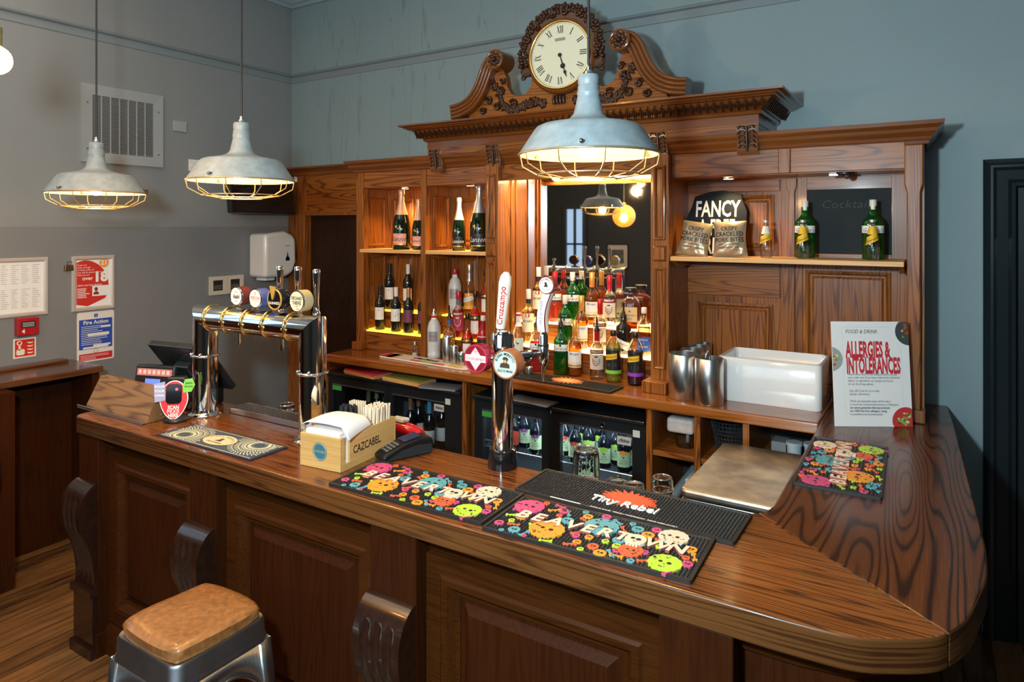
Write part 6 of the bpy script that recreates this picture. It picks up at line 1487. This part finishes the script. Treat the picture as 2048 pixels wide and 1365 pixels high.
# steel measures and a little bottle
def cup(lab, x, y, r, h, band=None):
    t = thing('steel_measure', lab, 'measure', (x,y,ZT+.0005), 0, 'steel bar measures'); T = Matrix.Translation((x,y,ZT+.0115 if band != 'mat' else ZT+.011))
    MB().lathe([(0,0),(r*.9,0),(r*.93,.004),(r*1.0,h-.002),(r*.97,h),(r*.90,h*.9),(r*.85,.01),(0,.01)],28,T).build('body', STEEL, t, smooth=40)
    if band == 'green': MB().lathe([(r*1.01,h*.68),(r*1.015,h*.84)],28,T).build('band', mat('band_green',(.02,.14,.06),.4), t)
cup('tallest steel measure on the towel, leftmost', bx(895,3.56), 3.555, .031, .165); cup('middle height steel measure on the towel', bx(911,3.55), 3.535, .026, .115); cup('short steel measure with green band on the towel', bx(927,3.54), 3.515, .026, .082, 'green')
cup('small steel measure on the back mat, left and taller', bx(1045,3.55), 3.545, .024, .062, 'mat'); cup('small steel measure on the back mat, right and shorter', bx(1060,3.535), 3.525, .022, .042, 'mat')
t = thing('salt_shaker', 'tiny clear glass shaker standing at the back of the left counter', 'shaker', (bx(826,3.6),3.62,ZT)); T = Matrix.Translation((bx(826,3.6),3.62,ZT))
MB().lathe([(0,0),(.018,0),(.019,.05),(.012,.075),(.012,.085)],20,T).build('glass_body', CG, t, smooth=40); MB().lathe([(0,.0855),(.014,.0855),(.012,.105),(0,.108)],20,T).build('cap', STEEL, t, smooth=40)
MB().lathe([(0,.003),(.015,.003),(.015,.03),(0,.03)],16,T).build('salt', PAPER, t)

# ---------------------------------------------------------------- right shelf: sign and snack bags
t = thing('round_sign', 'black cut-out sign with bold white capitals behind the snack bags', 'sign', (-1.02,3.80,1.8408))
pts = [(1375,512),(1478,512),(1481,470),(1487,450),(1488,424),(1479,404),(1476,391),(1458,386),(1440,382),(1412,384),(1382,393),(1377,412),(1366,438),(1369,447),(1373,470)]
pts = [((p[0]-1428)*.00277, (512-p[1])*.00285+.001) for p in pts]
M = FR(-1.02,3.79,1.8408) @ Matrix.Rotation(R(-9),4,'X')
MB().prism(pts,-.012,0,M).build('board', mat('sign_navy',(.004,.008,.015),.7,spec=.2), t, bevel=.003)
MB().text('FANCY',.003,.262,.128,.0008,M,bold=.02,sx=.60).text('A FREE',.003,.156,.128,.0008,M,bold=.02,sx=.52).text('DRINK?',.003,.052,.128,.0008,M,bold=.02,sx=.52).build('lettering', mat('sign_pale',(.66,.64,.68),.5), t)
def bag(lab, x, y, rz, roll, w_, h):
    t = thing('snack_bag', lab, 'snack bag', (x,y,1.8412), R(rz), 'brown snack bags')
    rr = random.Random(int(x*-1000)); ph = [rr.uniform(0,6) for _ in range(6)]
    def hgt(u, v):
        e = (max(0,1-abs(2*u-1)**2.6)**.6)*(max(0,1-abs(2*v-1)**3.5)**.7)
        cr = .0025*math.sin(u*17+ph[0]+3*math.sin(v*5+ph[1]))*(1 if v < .35 else .35)+.003*math.sin(v*26+ph[2]+2*math.sin(u*6))*max(0,1-v*2.4)
        return .030*e+cr*min(1,e*2)
    def outl(u, v):
        q = 1-.10*math.sin(v*math.pi)*abs(2*u-1)+.05*(1-v); return ((u-.5)*w_*q, v*h)
    n = 36; vs = []; fs = []
    M = FR(0,0,0) @ Matrix.Rotation(R(-13),4,'X') @ Matrix.Rotation(R(roll),4,'Z')
    for sd in (1,-1):
        for i in range(n+1):
            for j in range(n+1): u, v = i/n, j/n; X, Y = outl(u,v); vs.append((X, Y, sd*hgt(u,v)))
    K = (n+1)**2
    for i in range(n):
        for j in range(n):
            a_ = i*(n+1)+j; fs += [(a_,a_+n+1,a_+n+2,a_+1),(K+a_,K+a_+1,K+a_+n+2,K+a_+n+1)]
    o = MB().add(vs,fs,M).build('bag_body', mat('foil_brown',(.36,.27,.17),.32,.35,bump=.15,bs=40), t, world=False, smooth=60)
    b = MB()
    for s_, v, sz, sh in (('CRISPY',.77,.033,0),('CRACKLED',.61,.034,0),('PORK BITES',.45,.034,0),('HAND COOKED IN BATCHES',.33,.0095,0),('SALTED PORK CRACKLING',.24,.010,0)):
        gv, gf = glyphs(s_, .018, sh, 1.05, 'CENTER', 2); out = []
        for p in gv:
            X, Y = p[0]*sz*.80, v*h+p[1]*sz; u_ = min(1,max(0,X/w_+.5)); out.append((X, Y, hgt(u_, min(1,Y/h))+.0016))
        b.add(out, gf, M)
    b.build('bag_lettering', mat('bag_ink',(.018,.012,.008),.5), t, world=False)
bag('brown foil snack bag leaning left in front of the black sign', -1.115, 3.665, 4, -9, .170, .195)
bag('brown foil snack bag standing right beside the leaning one', -.905, 3.665, 2, 3, .176, .195)
# ---------------------------------------------------------------- pendant lamps
SHADE = mat('painted_shade', (.27,.31,.32), .45, noise=.25, bs=35)
INNER_W = mat('shade_inside', (.85,.72,.45), .5)
BULB = mat('bulb_glow', (1,.8,.5), .3, emit=(1,.62,.22), es=45)
WIRE = mat('cage_wire', (.34,.24,.14), .35, .5)
CORD = mat('cord_black', (.015,.015,.015), .5)
SP = [(.210,-.004),(.2135,-.001),(.212,.004),(.200,.022),(.178,.056),(.166,.074),(.158,.083),(.145,.089),(.110,.095),(.078,.102),(.058,.110),(.046,.124),(.040,.148),(.035,.172),(.0335,.180),(.0355,.184),(.0355,.190),(.033,.194),(.0335,.206),(.0310,.210),(.0310,.214),(.0325,.218),(.0325,.236),(.030,.242),(0,.243)]
def pendant(lab, x, y, z):
    t = thing('pendant_lamp', lab, 'lamp', (x,y,z), R(20), 'caged pendant lamps')
    MB().lathe(SP,56).build('shade', SHADE, t, smooth=40, world=False)
    MB().lathe([(.209,-.003),(.196,.022),(.174,.055),(.155,.078),(.14,.085),(.08,.096),(0,.10)],56).build('shade_lining', INNER_W, t, smooth=50, world=False)
    b = MB().lathe([(0,.0985),(.019,.0985),(.019,.062),(0,.062)],20); b.build('bulb_holder', BRASS, t, world=False)
    MB().lathe([(0,-.012),(.014,-.009),(.024,.002),(.029,.018),(.026,.036),(.016,.055),(.014,.064),(0,.066)],24).build('bulb', BULB, t, smooth=60, world=False)
    b = MB().torus(.213,.0036,56,6).torus(.155,.0025,48,6,Matrix.Translation((0,0,-.062))).torus(.085,.0025,36,6,Matrix.Translation((0,0,-.074)))
    for k in range(10):
        a = 2*math.pi*k/10; c_, s_ = math.cos(a), math.sin(a)
        b.tube([(.212*c_,.212*s_,0),(.205*c_,.205*s_,-.034),(.155*c_,.155*s_,-.062),(.085*c_,.085*s_,-.074)],.0021,6)
    b.build('wire_cage', WIRE, t, smooth=60, world=False)
    for a in (R(30),R(150),R(270)):
        c_, s_ = math.cos(a), math.sin(a)
        MB().box(.198*c_-.008,.198*s_-.008,.0,.198*c_+.014*c_+.008,.198*s_+.014*s_+.008,.020).sphere((.214*c_,.214*s_,.016),.007,10).build('cage_clip', DSTEEL, t, smooth=50, world=False)
    MB().lathe([(0,.243),(.013,.243),(.012,.253),(.008,.257),(.008,.269),(0,.271)],20).build('cord_grip', STEEL, t, smooth=40, world=False)
    MB().cyl((0,0,.268),(0,0,ZC-z-.03),.0042,n=10).build('cord', CORD, t, smooth=50, world=False)
    MB().lathe([(0,ZC-z-.031),(.05,ZC-z-.03),(.055,ZC-z-.001),(0,ZC-z-.001)],24).build('ceiling_rose', SHADE, t, smooth=40, world=False)
    l = lamp('pendant_light', 'POINT', (x,y,z-.03), 13, (1,.60,.22), .03)
    return t
pendant('caged grey pendant lamp nearest, hanging in front of the clock', -.885, 1.870, 2.222)
pendant('caged grey pendant lamp hanging left of the back bar, middle of the row', -2.455, 1.805, 2.196)
pendant('caged grey pendant lamp farthest left, in front of the wall vent', -3.415, 1.705, 2.166)
# bare globe bulb at the left edge, amber glass globe seen in the mirror
t = thing('globe_bulb', 'bare round glowing bulb at the left picture edge', 'lamp', (-2.30,.870,2.485))
MB().sphere((-2.30,.870,2.485),.042,24).build('bulb', mat('globe_glow',(1,.8,.5),.3,emit=(1,.60,.20),es=28), t, smooth=60)
MB().lathe([(0,.04),(.016,.04),(.017,.095),(0,.098)],20,Matrix.Translation((-2.30,.870,2.485))).build('bulb_holder', BRASS, t, smooth=40)
MB().cyl((-2.30,.870,2.58),(-2.30,.870,ZC-.002),.004,n=8).build('cord', CORD, t)
lamp('globe_light', 'POINT', (-2.36,.83,2.40), 38, (1,.58,.22), .05)
t = thing('glass_globe_lamp', 'amber glass globe lamp in the room, seen in the mirror', 'lamp', (-2.55,.66,2.13))
MB().sphere((-2.55,.66,2.13),.13,32).build('globe', glass('amber_globe',(1,.70,.34),.03,.06,(1,.55,.2),.30), t, smooth=60)
MB().sphere((-2.55,.66,2.14),.03,16).build('bulb', BULB, t, smooth=60)
MB().lathe([(0,.03),(.015,.03),(.018,.14),(.03,.15),(0,.16)],20,Matrix.Translation((-2.55,.66,2.13))).build('bulb_holder', BRASS, t, smooth=40)
lamp('glass_globe_light', 'POINT', (-2.55,.66,2.10), 10, (1,.6,.24), .04)
MB().cyl((-2.55,.66,2.28),(-2.55,.66,ZC-.002),.004,n=8).build('cord', CORD, t)

# ---------------------------------------------------------------- bar stool
sx, sy = -2.015, 1.300
t = thing('bar_stool', 'gunmetal bar stool with a worn tan leather cushion', 'stool', (sx,sy,0))
GM = mat('gunmetal', (.50,.51,.52), .36, 1, noise=.25, bs=12)
vs = []; fs = []; n = 20; hw, hd = .158, .158
def pill(u, v):
    return max(0,(1-abs(u)**9))**.30*max(0,(1-abs(v)**9))**.30
for i in range(n+1):
    for j in range(n+1):
        u, v = -1+2*i/n, -1+2*j/n; q = 1-.035*(abs(u)*abs(v))**3*2.5
        vs.append((u*hw*q, v*hd*q, .740+.026*pill(u*.985,v*.985)+.004*math.sin(3*u+1)*math.sin(2.6*v)))
K = len(vs)
for i in range(n):
    for j in range(n): a_ = i*(n+1)+j; fs.append((a_,a_+n+1,a_+n+2,a_+1))
m_ = MB().add(vs, fs)
edge = [i*(n+1) for i in range(n+1)]+[n*(n+1)+j for j in range(1,n+1)]+[i*(n+1)+n for i in range(n-1,-1,-1)]+[j for j in range(n-1,0,-1)]
k0 = len(m_.v); m_.v += [(m_.v[e][0]*.985, m_.v[e][1]*.985, .722) for e in edge]; ne = len(edge)
fs2 = [(edge[i],edge[(i+1)%ne],k0+(i+1)%ne,k0+i) for i in range(ne)]; m_.f += fs2+[tuple(range(k0,k0+ne))]; m_.m += [0]*(ne+1)
m_.v = [(a+sx,b_+sy,c) for a,b_,c in m_.v]
LEA = mat('tan_leather', (.34,.135,.038), .36, bump=.35, bs=55, noise=.45, coat=.25)
m_.build('cushion', LEA, t, smooth=60)
T0_ = Matrix.Translation((sx,sy,0))
def sq_ring(h0, r): return rrect(-h0,-h0,h0,h0,r,5)
rings = [(sq_ring(.150,.03),.720),(sq_ring(.160,.035),.722),(sq_ring(.164,.036),.714),(sq_ring(.166,.036),.668),(sq_ring(.169,.036),.662),(sq_ring(.171,.036),.650)]
n = len(rings[0][0]); vs = [(p[0],p[1],z) for rg, z in rings for p in rg]
fs = [(a_*n+j,a_*n+(j+1)%n,(a_+1)*n+(j+1)%n,(a_+1)*n+j) for a_ in range(len(rings)-1) for j in range(n)]+[tuple(range(n))]
MB().add(vs,fs,T0_).build('seat_pan', GM, t, smooth=45)
for a in range(4):
    Rz = T0_ @ Matrix.Rotation(R(90*a),4,'Z')
    # apron side with an arch, flaring outward
    N_ = 24; vs = []; fs = []
    for i in range(N_+1):
        u = -1+2*i/N_; au = abs(u); low = .655-.225*max(0,(1-(1-min(1,au/.80)**2)**.5)) if au < .80 else .43
        low = .43 if au >= .80 else .60-.17*(1-math.sqrt(max(0,1-(au/.80)**2)))
        for z in (.652, low):
            fl = 1+(.652-z)*.42; vs.append((u*.168*fl, -.170*fl, z))
    for i in range(N_): fs.append((2*i,2*i+2,2*i+3,2*i+1))
    o = MB().add(vs,fs,Rz).build('apron', GM, t, smooth=60); q = o.modifiers.new('sol','SOLIDIFY'); q.thickness = .003
    b = MB().tube([( .168*(1+(.652-z_)*.42)*u, -.171*(1+(.652-z_)*.42), z_) for u, z_ in [(-.82,.40)]+[(-.80+1.6*k/20, .60-.17*(1-math.sqrt(max(0,1-((-.80+1.6*k/20)/.80)**2)))) for k in range(21)]+[(.82,.40)]],.005,8,M=Rz)
    b.build('arch_edge', GM, t, smooth=60)
    L0 = [(.158,-.170),(.173,-.165),(.170,-.152)]; vs = []
    for z in (.652,.02):
        fl = 1+(.652-z)*.42; w_ = .050 if z > .5 else .030
        cx_, cy_ = .170*fl, -.170*fl; vs += [(cx_-w_,cy_,z),(cx_-.012,cy_,z),(cx_,cy_+.012,z),(cx_,cy_+w_,z)]
    o = MB().add(vs,[(0,1,5,4),(1,2,6,5),(2,3,7,6)],Rz).build('leg', GM, t, smooth=60); q = o.modifiers.new('sol','SOLIDIFY'); q.thickness = .003
    fl = 1+(.652-.02)*.42
    MB().box(.170*fl-.028,-.170*fl-.002,0,.170*fl+.002,-.170*fl+.028,.022,Rz).build('rubber_foot', RUBBER, t)
fl = 1+(.652-.25)*.42
for a in range(4): MB().tube([(-.166*fl,-.166*fl,.25),(.166*fl,-.166*fl,.25)],.010,10,M=T0_@Matrix.Rotation(R(90*a),4,'Z')).build('foot_rail', GM, t, smooth=60)
